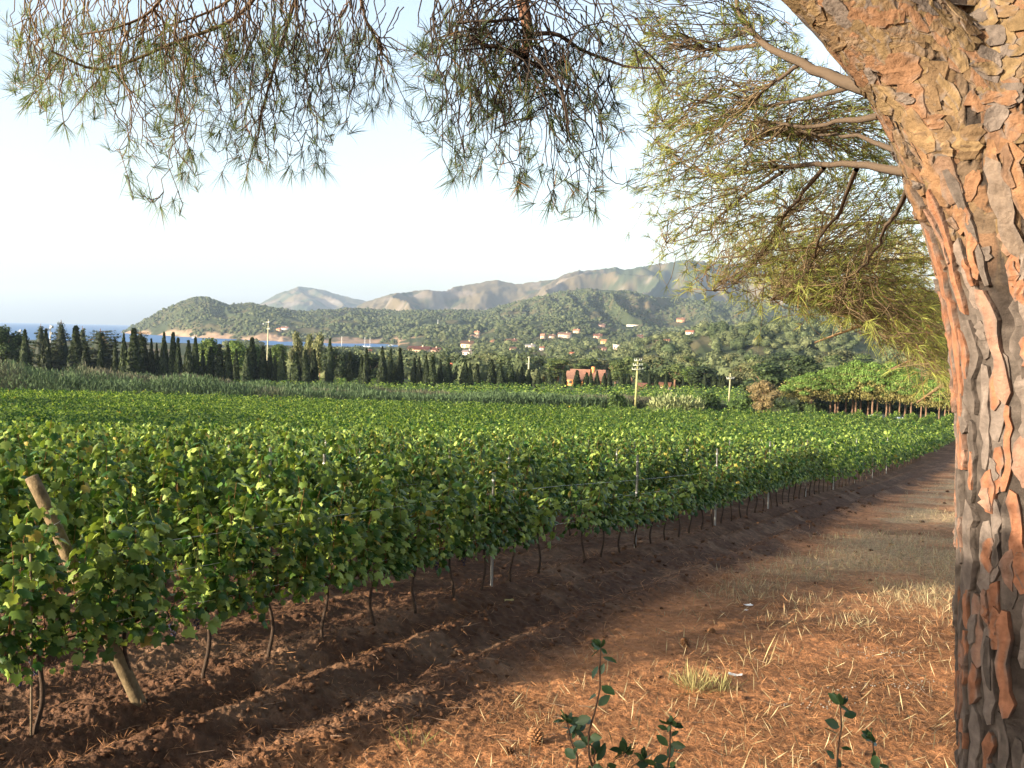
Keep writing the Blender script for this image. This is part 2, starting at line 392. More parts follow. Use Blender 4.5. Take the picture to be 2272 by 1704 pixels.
def leaf_cols(n, rng, yellow=.02):
    t = rng.random(n)[:, None]
    c = np.array([.026, .078, .012])+(np.array([.31, .39, .085])-np.array([.026, .078, .012]))*t**1.9
    c *= (.75+.5*rng.random(n))[:, None]
    y = rng.random(n) < yellow
    c[y] = np.array([.30, .24, .05])*(.7+.6*rng.random(y.sum()))[:, None]
    return c
def vine_meshes(seed, n_shoots=15, top=1.95, low=.68, leafsz=.104):
    r = np.random.default_rng(seed)
    wood = MB()
    z = np.linspace(0, .82, 9)
    trunk = np.stack([.025*np.sin(z*7+seed), .03*np.sin(z*5+seed*2)+.02*(z/.8), z-.05*(z == 0)], 1)
    wood.tube(trunk, np.linspace(.021, .014, 9)*(1+.25*r.random(9)), 6, (.055, .038, .028))
    for sgn in (-1, 1):
        q = np.linspace(0, 1, 6)
        wood.tube(np.stack([trunk[-1, 0]+.02*np.sin(q*6), trunk[-1, 1]+sgn*q*.46, .82+.06*np.sin(q*2.6)], 1), np.linspace(.016, .010, 6), 5, (.09, .055, .035))
    LP = []; LN = []; LT = []
    for i in range(n_shoots):
        y0 = r.uniform(-.48, .48); L = (r.uniform(.6, 1.22) if r.random() < .82 else r.uniform(1.2, 1.5))*(top-.82)
        ln = np.array([r.normal(0, .16), r.normal(0, .14)])
        m = 7; q = np.linspace(0, 1, m)
        p = np.stack([ln[0]*q+.05*np.sin(q*5+i)*q, y0+ln[1]*q, .82+L*q-.10*q**3], 1)
        wood.tube(p, np.linspace(.006, .0025, m), 4, (.17, .085, .035) if r.random() < .6 else (.12, .12, .04), cap=False)
        k = int(L/.037)
        for j in range(k):
            a = (j+.5)/k*(1 if j < k-1 else 1.02)
            base = np.array([np.interp(a, q, p[:, c]) for c in range(3)])
            side = r.normal(0, 1, 3); side[2] *= .3; side /= np.linalg.norm(side)
            side[0] += .9*np.sign(side[0]); side /= np.linalg.norm(side)
            LP.append(base+side*r.uniform(.03, .14)+np.array([0, 0, r.uniform(-.04, .05)]))
            LN.append(side*r.uniform(.3, 1.1)+np.array([0, 0, r.uniform(.15, 1.0)])+r.normal(0, .32, 3)); LT.append(side*.7+np.array([0, 0, -.75])+r.normal(0, .35, 3))
    for i in range(46):                       # hanging shoots below the wire
        p = np.array([r.normal(0, .17), r.uniform(-.48, .48), r.uniform(low, .95)])
        LP.append(p); LN.append(np.array([np.sign(p[0])*.9, 0, .4])+r.normal(0, .4, 3)); LT.append(np.array([0, 0, -1.0])+r.normal(0, .3, 3))
    P = np.array(LP); n = len(P)
    V, F, C = scatter(VL, VLF, P, rot_tip(np.array(LN), np.array(LT)), leafsz*r.uniform(.5, 1.35, n), leaf_cols(n, r, .012))
    fol = make_mesh('vine_foliage', V, F, M_leaf, C)
    return wood.mesh('vine_trunk', M_wood, True), fol
def grape_mesh(seed):
    r = np.random.default_rng(seed); mb = MB()
    bm = bmesh.new(); bmesh.ops.create_icosphere(bm, subdivisions=1, radius=1); sv = np.array([v.co[:] for v in bm.verts]); sf = np.array([[v.index for v in f.verts] for f in bm.faces]); bm.free()
    for i in range(34):
        z = r.random(); rr = .045*(1-z*.75)
        a = r.uniform(0, 6.28)
        mb.add(sv*.0095+np.array([rr*math.cos(a)*r.random()**.4, rr*math.sin(a), -.15*z]), [sf], (.02, .018, .045))
    mb.tube([(0, 0, .05), (0, 0, -.08)], .003, 4, (.12, .13, .05))
    return mb.mesh('grapes', mat('grape_skin', attr=True, rough=.45) if 'grape_skin' not in bpy.data.materials else bpy.data.materials['grape_skin'], True)
VARS = [vine_meshes(100+i) for i in range(7)]
LOWV = [vine_meshes(200+i, 9, 1.55, .68, .115) for i in range(3)]
ROW_RZ = -math.atan2(RD[0], RD[1])          # local y runs along the row
SP, VS, S0 = 2.25, .92, .24                 # row spacing, vine spacing, first row
def dmax(x): return np.interp(x, [-70, -30, 0, 30, 70], [150, 146, 140, 136, 138])
def row_top(s, t):                          # relative canopy height along the rows
    h = 1.0+.10*(vn(np.array([t*.35]), np.array([s*.7]), 5)[0]-.5)
    if s > -.5:
        h *= float(np.interp(t, [-14, -7.2, -5.6, -4, .2, 2, 7, 12, 20], [.82, .88, .88, .80, .74, .80, .84, .92, .95]))
    elif s > -2.5:
        h *= float(np.interp(t, [-14, -4, -1, 4, 9], [1.02, 1.0, .88, .9, 1]))
    return h
cand = []
for k in range(60):
    s = S0-SP*k
    for i in range(-17, 160):
        t = -14.1+VS*i if k == 0 else -14.1+VS*i+((k*37) % 10)*.09
        if t < -14.2: continue
        x, y = xy(s, t)
        if y < 4 or y > dmax(x) or abs(x/y) > .62: continue
        if k == 0 and -5.2 < t < -3.2 and i % 2: continue
        cand.append((y*y+x*x, k, t, s, x, y))
cand.sort()
VIN = cand[:300]; rest = cand[300:]
gcount = 0
for idx, (d2, k, t, s, x, y) in enumerate(VIN):
    low = k == 0 and -5.6 < t < 3.5
    wm, fm_ = (LOWV[idx % 3] if low else VARS[(idx*3+k) % 7])
    hs = row_top(s, t)
    if low: hs *= 1.1
    z = zg(x, y)
    if k == 0:
        lab = nth(max(1, min(99, round((t+14.1)/VS))))+' grapevine past the leaning post in the first row along the dirt track'; grp = 'grapevines of the first row'
        if idx == 0: pass
        if t < -14.0: lab = 'grapevine on a thin stake at the near end of the first row'
        elif low: lab = 'low sparse grapevine by the steel posts, '+nth(round((t+14.1)/VS))+' past the leaning post in the first row'; grp = 'short grapevines in the gap of the first row'
    else:
        lab = 'bushy grapevine standing in the rows behind the first row'; grp = 'grapevines behind the first row'
    rz = ROW_RZ+(math.pi if (idx*7) % 2 else 0)
    o = thing('grapevine', lab, 'grapevine', (x, y, z-.02), grp, None, rz, (1, 1, hs))
    link('trunk', wm, o); link('foliage', fm_, o)
    if k == 0 and t < -6 and idx % 2 == 0:
        for q in range(2):
            g = link('grape_bunch', grape_mesh(q), o); g.location = (-.12 if q else .14, RNG.uniform(-.35, .35), .80+RNG.uniform(-.1, .05))
# all the vines farther off, as one mass
P = []; sz = []; nr_ = []; tp = []
r = np.random.default_rng(5)
def row_leaves(x, y, hs, n, size):
    a = r.random(n); yy = r.uniform(-.5, .5, n)*VS*1.1; zz = .55+(1.42*hs)*a**.75+.10*r.standard_normal(n); w = (.08+.16*np.sin(np.clip((zz-.4)/1.7, 0, 1)*np.pi)**.7)
    xx = r.standard_normal(n)*w
    wx = x+RN[0]*xx+RD[0]*yy; wy = y+RN[1]*xx+RD[1]*yy
    P.append(np.stack([wx, wy, zz], 1)); sz.append(np.full(n, size)*r.uniform(.7, 1.25, n))
    sd = np.sign(xx)*r.uniform(.2, 1.1, n)
    nr_.append(np.stack([RN[0]*sd, RN[1]*sd, r.uniform(.1, 1.0, n)], 1)+.35*r.standard_normal((n, 3)))
    tp.append(np.stack([RN[0]*sd*.5, RN[1]*sd*.5, np.full(n, -.8)], 1)+.4*r.standard_normal((n, 3)))
for d2, k, t, s, x, y in rest:
    hs = row_top(s, t)*(1+.12*r.standard_normal())
    if y < 42: row_leaves(x, y, hs, 200, .15)
    elif y < 70: row_leaves(x, y, hs, 100, .19)
    else: row_leaves(x, y, hs, 55, .26)
P = np.concatenate(P); P[:, 2] += near_z(P[:, 0], P[:, 1])
V, F, C = scatter(VK, VKF, P, rot_tip(np.concatenate(nr_), np.concatenate(tp)), np.concatenate(sz), leaf_cols(len(P), r, .006))
o = struct('vineyard', make_mesh('vineyard', V, F, M_vineyard, C), 'stuff', 'green rows of grapevines running away down the field', 'vineyard')
# bare trunks under the far part of the first rows
mb = MB()
for d2, k, t, s, x, y in rest:
    if k < 3 and y < 75:
        z = zg(x, y); mb.tube([(x, y, z-.03), (x+.02*r.standard_normal(), y, z+.45), (x+.03*r.standard_normal(), y, z+.9)], .022, 4, (.085, .055, .038), cap=False)
struct('vine_trunks', mb.mesh('vine_trunks', M_wood), 'stuff', 'thin dark trunks under the far part of the first rows', 'vine trunks')
# second vineyard beyond the tall grass
P = []; sz = []; nr_ = []; tp = []
for k in range(26):
    for D in np.arange(172, 232, 1.6):
        x = (-.36+.036*k+.012*r.random())*D
        n = 26; a = r.random(n)
        P.append(np.stack([x+r.uniform(-3.2, 3.2, n), D+r.uniform(-.8, .8, n), .5+1.4*a], 1)); sz.append(r.uniform(.3, .6, n))
        nr_.append(np.stack([r.standard_normal(n)*.5, r.standard_normal(n)*.5, np.ones(n)], 1)); tp.append(r.standard_normal((n, 3)))
P = np.concatenate(P); P[:, 2] += base_z(P[:, 1])
V, F, C = scatter(VK, VKF, P, rot_tip(np.concatenate(nr_), np.concatenate(tp)), np.concatenate(sz), leaf_cols(len(P), r, .0))
struct('far_vineyard', make_mesh('far_vineyard', V, F, M_vineyard, C), 'stuff', 'strip of sunlit vines between the tall grass and the cypresses', 'vineyard')

# ------------------------------------------------------------------ posts and wires of the vineyard
def post_mesh(h=1.95):
    mb = MB()
    prof = [(-.022, -.018), (.022, -.018), (.022, .012), (.015, .012), (.015, -.011), (-.015, -.011), (-.015, .012), (-.022, .012)]
    V = [(x, y, -.25) for x, y in prof]+[(x, y, h) for x, y in prof]
    mb.add(V, [np.array([(i, (i+1) % 8, (i+1) % 8+8, i+8) for i in range(8)]), np.array([tuple(range(15, 7, -1))])])
    for z in (.8, 1.15, 1.5, 1.8): mb.box(-.027, -.0205, z, .027, -.0185, z+.025)
    return mb.mesh('steel_post', M_metal, attr=False)
pm = post_mesh()
def i_post(t): return round((t+6.44)/5.95)+1
posts = [(0, -6.44, 1.75, 'steel vine post half hidden by leaves, nearest one of the first row'), (0, -.31, 1.97, 'bright steel vine post standing clear above low vines, left of the two tallest'),
         (0, 5.56, 2.02, 'bright steel vine post standing clear above low vines, right of the two tallest')]
for i in range(3, 9): posts.append((0, 5.56+5.9*(i-2), 2.15, None))
for k in range(1, 6):
    for i in range(0, 7): posts.append((k, -9+5.9*i+k*1.3, 2.02, None))
for k, t, h, lab in posts:
    x, y = xy(S0-SP*k+(0 if k else -.02), t)
    if y < 6 or abs(x/y) > .6 or y > 60: continue
    thing('steel_post', lab or (nth(i_post(t))+' steel vine post along the first row, counted from its leaning end post' if k == 0 else 'thin steel vine post sunk among the leafy rows'), 'vine post', (x, y, zg(x, y)), 'steel posts of the first row' if k == 0 else 'steel posts among the rows', pm, ROW_RZ+.5, (1, 1, h/1.95))
for k in range(2):
    for z in (.84, 1.2, 1.5):
        mb = MB(); ts = np.arange(-13.4 if k == 0 else -6, 24, 1.5)
        pts = []
        for t in ts:
            x, y = xy(S0-SP*k+.03, t); pts.append((x, y, float(base_z(y))+z*(.98 if k else 1)))
        mb.tube(pts, .0022, 4, cap=False)
        thing('trellis_wire', ['lowest', 'middle', 'highest'][[.84, 1.2, 1.5].index(z)]+' trellis wire strung along the '+('first' if k == 0 else 'second')+' vine row', 'wire', group='trellis wires', me=mb.mesh('trellis_wire', M_metal, attr=False))
# leaning wooden end post
b0 = np.array([*xy(.30, -13.13), 0]); b0[2] = zg(b0[0], b0[1])
top = at(66, 1030, 8.25)
root = thing('leaning_post', 'thick round wooden end post leaning left out of the first vine row', 'wooden post', tuple(b0))
dv = top-b0; q = np.linspace(-.08, 1, 14)
mb = MB(); mb.tube(dv[None]*q[:, None]+.008*np.stack([np.sin(q*9), np.cos(q*7), 0*q], 1), .062-.006*q, 14, (.15, .11, .062)); link('shaft', mb.mesh('shaft', M_post, True), root)
for zz in (.24, .42, .62, .8):
    c = dv*zz; mb = MB(); a = np.linspace(0, 2*np.pi, 15); e1 = np.cross(dv, [0, 0, 1]); e1 /= np.linalg.norm(e1); e2 = np.cross(dv, e1); e2 /= np.linalg.norm(e2)
    mb.tube(c+.062*(np.cos(a)[:, None]*e1+np.sin(a)[:, None]*e2), .003, 4, cap=False); link('wire_loop', mb.mesh('wire_loop', M_metal, attr=False), root)
sx = xy(.21, -14.16); mb = MB(); mb.tube([(0, 0, -.1), (.01, 0, .7), (.0, .01, 1.5)], .011, 6, (.20, .15, .10))
thing('vine_stake', 'thin upright stake supporting the nearest vine at the left edge', 'stake', (sx[0]+.03, sx[1]-.02, zg(*sx)), None, mb.mesh('vine_stake', M_wood, True))

# ------------------------------------------------------------------ tall grass band between the two vineyards
r = np.random.default_rng(21)
N = 150000
u = r.uniform(-.60, .27, N); dm = np.interp(u, [-.6, -.3, 0, .27], [152, 150, 152, 160]); D = dm+r.uniform(0, 1, N)*np.interp(u, [-.6, -.3, 0, .1, .27], [22, 22, 14, 11, 3])
x = u*D
ht = np.interp(u, [-.6, -.45, -.3, -.1, .1, .2, .27], [5.7, 4.6, 3.5, 2.4, 1.8, 1.3, .5])*(.45+.9*fbm(x*.10, D*.15, 3, 401))*(.75+.4*fbm(x*.6, D*.3, 2, 405))
zz = r.random(N)**.8*ht
P = np.stack([x, D, base_z(D)+zz], 1)
tip = np.stack([.35*r.standard_normal(N), .35*r.standard_normal(N), np.ones(N)], 1)
br = sstep(.5, .66, fbm(x*.07, D*.2+zz*.12, 3, 411))[:, None]
c = np.array([.072, .112, .050])+(np.array([.118, .112, .072])-np.array([.072, .112, .050]))*br
c = c*(.75+.5*r.random(N))[:, None]
V, F, C = scatter(DIA, DIAF, P, rot_tip(r.standard_normal((N, 3))*np.array([1, 1, .3]), tip), r.uniform(.35, .95, N), c)
V = V.reshape(N, 4, 3); ctr = V[:, 0:1]; mid = (V[:, 1]+V[:, 3])/2
V[:, 1] = mid+(V[:, 1]-mid)*.22; V[:, 3] = mid+(V[:, 3]-mid)*.22
struct('tall_grass', make_mesh('tall_grass', V.reshape(-1, 3), F, M_dry, C), 'stuff', 'band of grey green tall grass and weeds across the far edge of the vineyard', 'tall grass')

# ------------------------------------------------------------------ trees
def ico(sub=1):
    bm = bmesh.new(); bmesh.ops.create_icosphere(bm, subdivisions=sub, radius=1)
    v = np.array([q.co[:] for q in bm.verts]); f = np.array([[w.index for w in q.verts] for q in bm.faces]); bm.free(); return v, f
ICO0, ICO1, ICO2 = (ico(i) for i in (1, 2, 3))
def palette(n, r, dark, light, p=1.2):
    t = r.random(n)[:, None]**p
    return (np.array(dark)+(np.array(light)-np.array(dark))*t)*(.8+.4*r.random(n))[:, None]
def add_leaves(mb, P, N, size, col, r, tip=None, shape=DIA, sf=DIAF):
    n = len(P)
    if tip is None: fr = rot_from(N, r.uniform(0, 6.28, n))
    else: fr = rot_tip(N, tip)
    V, F, C = scatter(shape, sf, P, fr, size, col); mb.add(V, F, C)
def lump(mb, c, rx, rz, n, size, r, dark, light, core=True, up=.3):
    d = r.standard_normal((n, 3)); d /= np.linalg.norm(d, axis=1)[:, None]
    rr = r.uniform(.78, 1.06, n)[:, None]
    P = np.array(c)+d*rr*np.array([rx, rx, rz])
    add_leaves(mb, P, d+np.array([0, 0, up])+.5*r.standard_normal((n, 3)), size*r.uniform(.6, 1.3, n), palette(n, r, dark, light), r)
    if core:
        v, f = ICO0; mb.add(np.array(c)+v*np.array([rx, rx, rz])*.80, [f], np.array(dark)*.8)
def cypress_meshes(seed, fat=1.0):
    r = np.random.default_rng(seed); mb = MB()
    n = 2600; z = r.random(n)**.85
    prof = lambda z: (np.sin(np.clip(z, 0, 1)**.55*np.pi)**.7*(1-z)**.25)*.115*fat*1.2
    a = r.uniform(0, 6.28, n); lob = 1+.16*np.sin(a*3+seed)+.12*np.sin(a*5+z*9+seed)
    rr = prof(z)*lob*r.uniform(.82, 1.1, n)
    P = np.stack([rr*np.cos(a), rr*np.sin(a), .035+z*.965], 1)
    out = np.stack([np.cos(a), np.sin(a), .25+0*a], 1)
    add_leaves(mb, P, out+.35*r.standard_normal((n, 3)), .055*r.uniform(.6, 1.3, n), palette(n, r, (.014, .024, .010), (.050, .068, .022), 1.6), r, out*.35+np.array([0, 0, 1.0])+.2*r.standard_normal((n, 3)))
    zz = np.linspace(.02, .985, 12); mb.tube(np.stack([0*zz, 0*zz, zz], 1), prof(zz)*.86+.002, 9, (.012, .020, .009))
    cr = mb.mesh('cypress_crown', M_foliage)
    mb = MB(); mb.tube([(0, 0, -.04), (0, 0, .10)], [.016, .013], 7); return cr, mb.mesh('cypress_trunk', M_trunk, attr=False)
CYPM = [cypress_meshes(31+i, [1, .8, 1.15, .95, .7][i]) for i in range(5)]
CYP = []
def crop1(L): CYP.extend([(cx*.3345, 545.2+cy_*.3345, hw*.3345) for cx, cy_, hw in L])
def crop2(L): CYP.extend([(681.5+cx*.3345, 545.2+cy_*.3345, hw*.3345) for cx, cy_, hw in L])
def crop3(L): CYP.extend([(1363+cx*.3345, 545.2+cy_*.3345, hw*.3345) for cx, cy_, hw in L])
crop1([(160, 515, 36), (298, 510, 36), (490, 490, 42), (555, 590, 32), (650, 545, 20), (743, 570, 22), (800, 535, 28), (865, 505, 42), (925, 560, 38), (978, 570, 20), (1012, 600, 18), (1060, 530, 32), (1118, 530, 28), (1150, 565, 24), (1218, 580, 30), (1262, 560, 30), (1310, 640, 22), (1362, 620, 28), (1418, 605, 32), (1472, 610, 30), (1525, 635, 22), (1595, 630, 28), (1628, 562, 32), (1700, 615, 30), (1745, 630, 20), (1775, 680, 18), (1820, 640, 30), (1912, 650, 30), (1975, 640, 28), (2030, 635, 25), (2128, 575, 22)])
crop2([(95, 570, 26), (225, 650, 18), (300, 670, 16), (330, 630, 24), (432, 620, 30), (487, 635, 22), (510, 720, 15), (547, 628, 25), (640, 688, 22), (670, 684, 20), (717, 675, 20), (758, 680, 25), (806, 700, 18), (858, 690, 26), (968, 700, 30), (998, 720, 22), (1045, 725, 20), (1140, 700, 28), (1195, 725, 26), (1262, 735, 30), (1305, 760, 15), (1333, 745, 18), (1378, 760, 20), (1440, 765, 20), (1515, 760, 26), (1608, 755, 18), (1690, 765, 22), (1752, 780, 22), (1780, 760, 15), (1820, 770, 18), (1866, 785, 22), (1900, 760, 15), (1976, 780, 18), (2000, 800, 14), (2025, 790, 18)])
crop3([(122, 770, 14), (162, 800, 17), (228, 780, 12), (338, 810, 9), (390, 840, 14), (478, 790, 22), (540, 795, 22), (575, 800, 18), (600, 790, 18), (648, 830, 16), (735, 800, 18)])
def make_tree(name, label, cat, loc, crown, trunk, group=None, scale=(1, 1, 1), rz=0, extra=()):
    o = thing(name, label, cat, loc, group, None, rz, scale)
    link('trunk', trunk, o); link('crown', crown, o)
    for nm, me in extra: link(nm, me, o)
    return o
POLE_X = [(578, 'tall floodlight pole'), (1142, 'short far utility pole'), (1375, 'tall three armed utility pole'), (1577, 'small utility pole')]
CYP.sort()
for i, (x, y, hw) in enumerate(CYP):
    D = 186+x/1500*46+((i*13) % 7)*.8
    p = at(x, y, D); gzv = float(base_z(D)); H = p[2]-gzv; w = hw*D/2080.
    if i == 0: lab = 'broad brownish cypress standing farthest left in the cypress row'
    elif i == 1: lab = 'dark broad cypress beside the floodlight mast, second from the left'
    elif i == 2: lab = 'tall ragged cypress with bright green left side, third from the left'
    elif i == 4: lab = 'very thin cypress with a sunlit face in front of the bushy cedars'
    elif abs(x-864) < 4: lab = 'dark tapering cypress standing alone left of the reddish house'
    elif abs(x-1031) < 4: lab = 'narrow cypress standing alone just right of the broad dark clump'
    else:
        dn = min(POLE_X, key=lambda q: abs(q[0]-x))
        if x < 560: lab = nxt('cl')+' cypress from the left among the tall close ones before the sea'; g = 'cypresses of the left row'
        elif x < 850: lab = nxt('cm')+' cypress right of the floodlight pole, left of the lone tapering cypress'; g = 'cypresses of the middle row'
        elif x < 1200: lab = nxt('cs')+' cypress from the left in the spaced row around the reddish house'; g = 'cypresses of the spaced row'
        elif x < 1370: lab = nxt('co')+' cypress from the left around the large orange house'; g = 'cypresses by the orange house'
        else: lab = nxt('cr')+' small slender cypress right of the three armed utility pole'; g = 'cypresses right of the pole'
    g = 'cypress trees' if lab.split()[0] in ('broad', 'very', 'narrow') or 'third' in lab or 'second' in lab or 'alone' in lab else g
    cm, tm = CYPM[(i*7) % 5]
    fat = [1, .8, 1.15, .95, .7][(i*7) % 5]
    sx = min(max(w/(.128*fat), H*.55), H*2.0)
    make_tree('cypress_tree', lab, 'tree', (p[0], D, gzv), cm, tm, g, (sx, sx, H), i*1.3)

# broad crowned trees
def broad_meshes(seed, dark, light, n_l=14, spread=.30, leaf=.045, zlo=.30, per=190):
    r = np.random.default_rng(seed); mb = MB()
    for i in range(n_l):
        a = r.uniform(0, 6.28); q = r.random()**.6; z = zlo+(.93-zlo)*(i+.5)/n_l
        w = spread*np.sin(np.clip((z-zlo+.14)/(1.10-zlo), 0, 1)*np.pi)**.6
        s = r.uniform(.11, .19)
        lump(mb, (q*w*math.cos(a), q*w*math.sin(a), min(z, 1-s*.7)), s*1.05, s*.8, per, leaf, r, dark, light)
    cr = mb.mesh('broad_crown', M_foliage)
    mb = MB(); mb.tube([(0, 0, -.05), (.01, 0, .2), (-.01, .01, .45), (0, 0, .7)], [.032, .024, .018, .008], 7)
    for i in range(5):
        a = i*1.26+seed; mb.tube([(0, 0, .28+.05*i), (.10*math.cos(a), .10*math.sin(a), .42+.05*i), (.2*math.cos(a), .2*math.sin(a), .55+.06*i)], [.014, .009, .004], 5)
    return cr, mb.mesh('broad_trunk', M_trunk, attr=False)
BR_G = [broad_meshes(50+i, (.045, .070, .022), (.135, .165, .052)) for i in range(3)]
BR_O = [broad_meshes(60+i, (.070, .082, .034), (.19, .19, .080), 16, .26) for i in range(2)]
BR_D = [broad_meshes(70+i, (.018, .032, .012), (.060, .085, .028), 18, .34) for i in range(2)]
BR_Y = [broad_meshes(80, (.05, .09, .018), (.15, .20, .04))]
BR_B = [broad_meshes(85, (.12, .095, .045), (.26, .19, .085), 20, .42, .035, .16)]
def conifer_meshes(seed, flat=False):
    r = np.random.default_rng(seed); mb = MB(); wood = MB()
    wood.tube([(0, 0, -.04), (0, 0, .5), (0, 0, .97)], [.024, .014, .003], 7)
    tiers = 17
    for i in range(tiers):
        z = .10+.87*i/tiers
        L = (.36*(1-z)**.95+.008) if not flat else (.27*np.sin(np.clip((1.06-z), 0, 1)*1.7)**.55)
        nb = max(5, int(11*(1-z)))
        for j in range(nb):
            a = r.uniform(0, 6.28); l = L*r.uniform(.6, 1.1); drop = -.10*l if not flat else .10*l
            n = max(16, int(150*l/.3)); q = r.random(n)**.8
            wdt = .05*(1.1-q)*r.standard_normal(n)*.7
            P = np.stack([q*l*math.cos(a)-wdt*math.sin(a), q*l*math.sin(a)+wdt*math.cos(a), z+.02*r.standard_normal(n)*.5+drop*q-.03*np.abs(wdt)/.05], 1)
            add_leaves(mb, P, np.array([[0, 0, 1.0]])+.5*r.standard_normal((n, 3)), .028*(.5+(1-z))*r.uniform(.6, 1.3, n), palette(n, r, (.034, .052, .030), (.12, .14, .065)), r, np.stack([np.cos(a)+0*q, np.sin(a)+0*q, -.2+0*q], 1)+.4*r.standard_normal((n, 3)))
            wood.tube([(0, 0, z), (l*.8*math.cos(a), l*.8*math.sin(a), z+drop*.8)], [.006, .002], 4, cap=False)
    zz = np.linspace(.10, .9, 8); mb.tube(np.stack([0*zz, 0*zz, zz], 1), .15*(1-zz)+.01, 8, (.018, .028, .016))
    return mb.mesh('conifer_crown', M_foliage), wood.mesh('conifer_trunk', M_trunk, attr=False)
CON = [conifer_meshes(1), conifer_meshes(2), conifer_meshes(3, True)]
def tree_px(name, label, cat, x, ytop, wpx, D, ms, group=None, rz=0., zoff=0., unit_w=.62):
    p = at(x, ytop, D); g = float(hills_z(np.array([p[0]/D]), np.array([D]))[0]) if D > 300 else zg(p[0], D)
    g += zoff
    H = max(p[2]-g, 1.5); sx = wpx*D/2080./unit_w
    return make_tree(name, label, cat, (p[0], D, g), ms[0], ms[1], group, (sx, sx, H), rz)
tree_px('conifer_tree', 'tallest pointed dark conifer rising above the sea horizon', 'tree', 132, 686, 104, 205, CON[0], 'conifers on the left')
tree_px('conifer_tree', 'smaller pointed conifer behind the floodlight mast at left', 'tree', 88, 695, 88, 214, CON[1], 'conifers on the left', 1)
tree_px('conifer_tree', 'slim pointed conifer between the tallest conifer and the flat cedar', 'tree', 178, 700, 84, 216, CON[1], 'conifers on the left', 2)
tree_px('cedar_tree', 'wide flat topped cedar with drooping fringed boughs', 'tree', 217, 706, 150, 212, CON[2], 'conifers on the left', .5)
tree_px('cedar_tree', 'rounded pale topped cedar behind the left cypresses', 'tree', 303, 710, 96, 214, CON[2], 'conifers on the left', 2.5)
tree_px('broad_tree', 'dark rounded tree at the left edge of the picture', 'tree', 2, 705, 78, 196, BR_D[0])
tree_px('broad_tree', 'low dark tree between the left edge tree and the brownish cypress', 'tree', 36, 735, 40, 240, BR_D[1])
k = 0
for x, yt, w, D, ms, lab in [(452, 731, 60, 240, BR_Y[0], 'bright green bushy tree left of the floodlight pole'), (510, 737, 60, 242, BR_Y[0], 'bright green rounded tree under the floodlight pole, on its left'), (548, 744, 46, 246, BR_Y[0], 'bright green tree directly behind the floodlight pole foot'),
      (600, 744, 52, 245, BR_Y[0], 'bright green tree right of the floodlight pole'), (640, 716, 30, 236, BR_O[0], 'pale olive narrow tree right of the floodlight pole'), (668, 722, 26, 240, BR_O[1], 'pale olive poplar like tree second right of the floodlight pole'), (692, 720, 34, 234, BR_O[0], 'pale sunlit tall tree above the middle cypresses'),
      (720, 752, 50, 232, BR_D[0], 'dark dense tree right of the pale sunlit trees'), (752, 762, 50, 238, BR_D[1], 'dark tree second right of the pale sunlit trees'), (800, 765, 55, 236, BR_D[0], 'broad dark tree in the middle of the cypress row')]:
    tree_px('broad_tree', lab, 'tree', x, yt, w, D, ms, 'bushy trees behind the cypresses', k*1.7); k += 1
rr_ = np.random.default_rng(77)
for i in range(54):
    x = 850+i*25+rr_.uniform(-10, 10); D = rr_.uniform(255, 420)
    yt = 784-(D-255)*.10+rr_.uniform(-10, 8)
    if x > 1560: yt -= 6
    if 1215 < x < 1320: D = rr_.uniform(310, 420); yt = 772+rr_.uniform(-8, 6)
    if 920 < x < 1000: D = rr_.uniform(330, 420); yt = 782+rr_.uniform(-4, 6)
    kind = ['G', 'O', 'O', 'G', 'O', 'G', 'D'][i % 7]; ms = dict(G=BR_G[i % 3], O=BR_O[i % 2], D=BR_D[i % 2])[kind]
    lab = {'G': 'mid green rounded tree', 'O': 'grey olive feathery tree', 'D': 'dark green dense tree'}[kind]+' behind the '+('spaced cypresses' if x < 1215 else 'orange house' if x < 1330 else 'small right-hand cypresses' if x < 1600 else 'pine grove')
    grp_ = lab.replace('tree', 'trees', 1)
    tree_px('broad_tree', nxt(lab)+' '+lab+', from the left', 'tree', x, yt, rr_.uniform(46, 74), D, ms, grp_, i*.9)
# trees and bushes at the right end of the field
tree_px('broad_tree', 'large dark oak like tree left behind the bright umbrella pines', 'tree', 1655, 782, 110, 190, BR_D[0], None, .4, unit_w=.72)
tree_px('broad_tree', 'second large dark tree right behind the bright umbrella pine tops', 'tree', 1728, 768, 96, 200, BR_D[1], None, 1.9, unit_w=.72)
tree_px('dry_tree', 'low broad tree with dry brown foliage left of the umbrella pines', 'tree', 1650, 822, 78, 152, BR_B[0], None, .4, unit_w=.95)
tree_px('round_pine', 'bright green rounded pine crown behind the small utility pole', 'tree', 1500, 792, 66, 262, BR_Y[0], None, .3, -.5)
def bush_mesh(seed, dark, light, leaf=.10, n=9):
    r = np.random.default_rng(seed); mb = MB()
    for i in range(n):
        a = r.uniform(0, 6.28); q = r.random()*.42; s = r.uniform(.24, .38)
        lump(mb, (q*math.cos(a), q*math.sin(a), s*.8+r.random()*(.78-s)), s, s*.85, 230, leaf, r, dark, light)
    return mb.mesh('bush', M_foliage)
BU = [bush_mesh(i, (.022, .045, .012), (.085, .13, .030)) for i in range(2)]
for x, yt, w, D, lab, b in [(1337, 842, 56, 152, 'dark green leafy bush left of the three armed utility pole', 0), (1545, 846, 58, 156, 'rounded dark green bush left of the small utility pole foot', 1), (1597, 848, 62, 154, 'rounded green bush right of the small utility pole foot', 0), (1700, 874, 44, 147, 'low bright green bush under the first umbrella pine', 1), (1750, 868, 40, 152, 'low dark bush between umbrella pine trunks', 0)]:
    p = at(x, yt, D); g = zg(p[0], D); s = w*D/2080/1.3
    thing('bush', lab, 'bush', (p[0], D, g-.1), 'bushes at the field edge', BU[b], x, (s, s, p[2]-g))
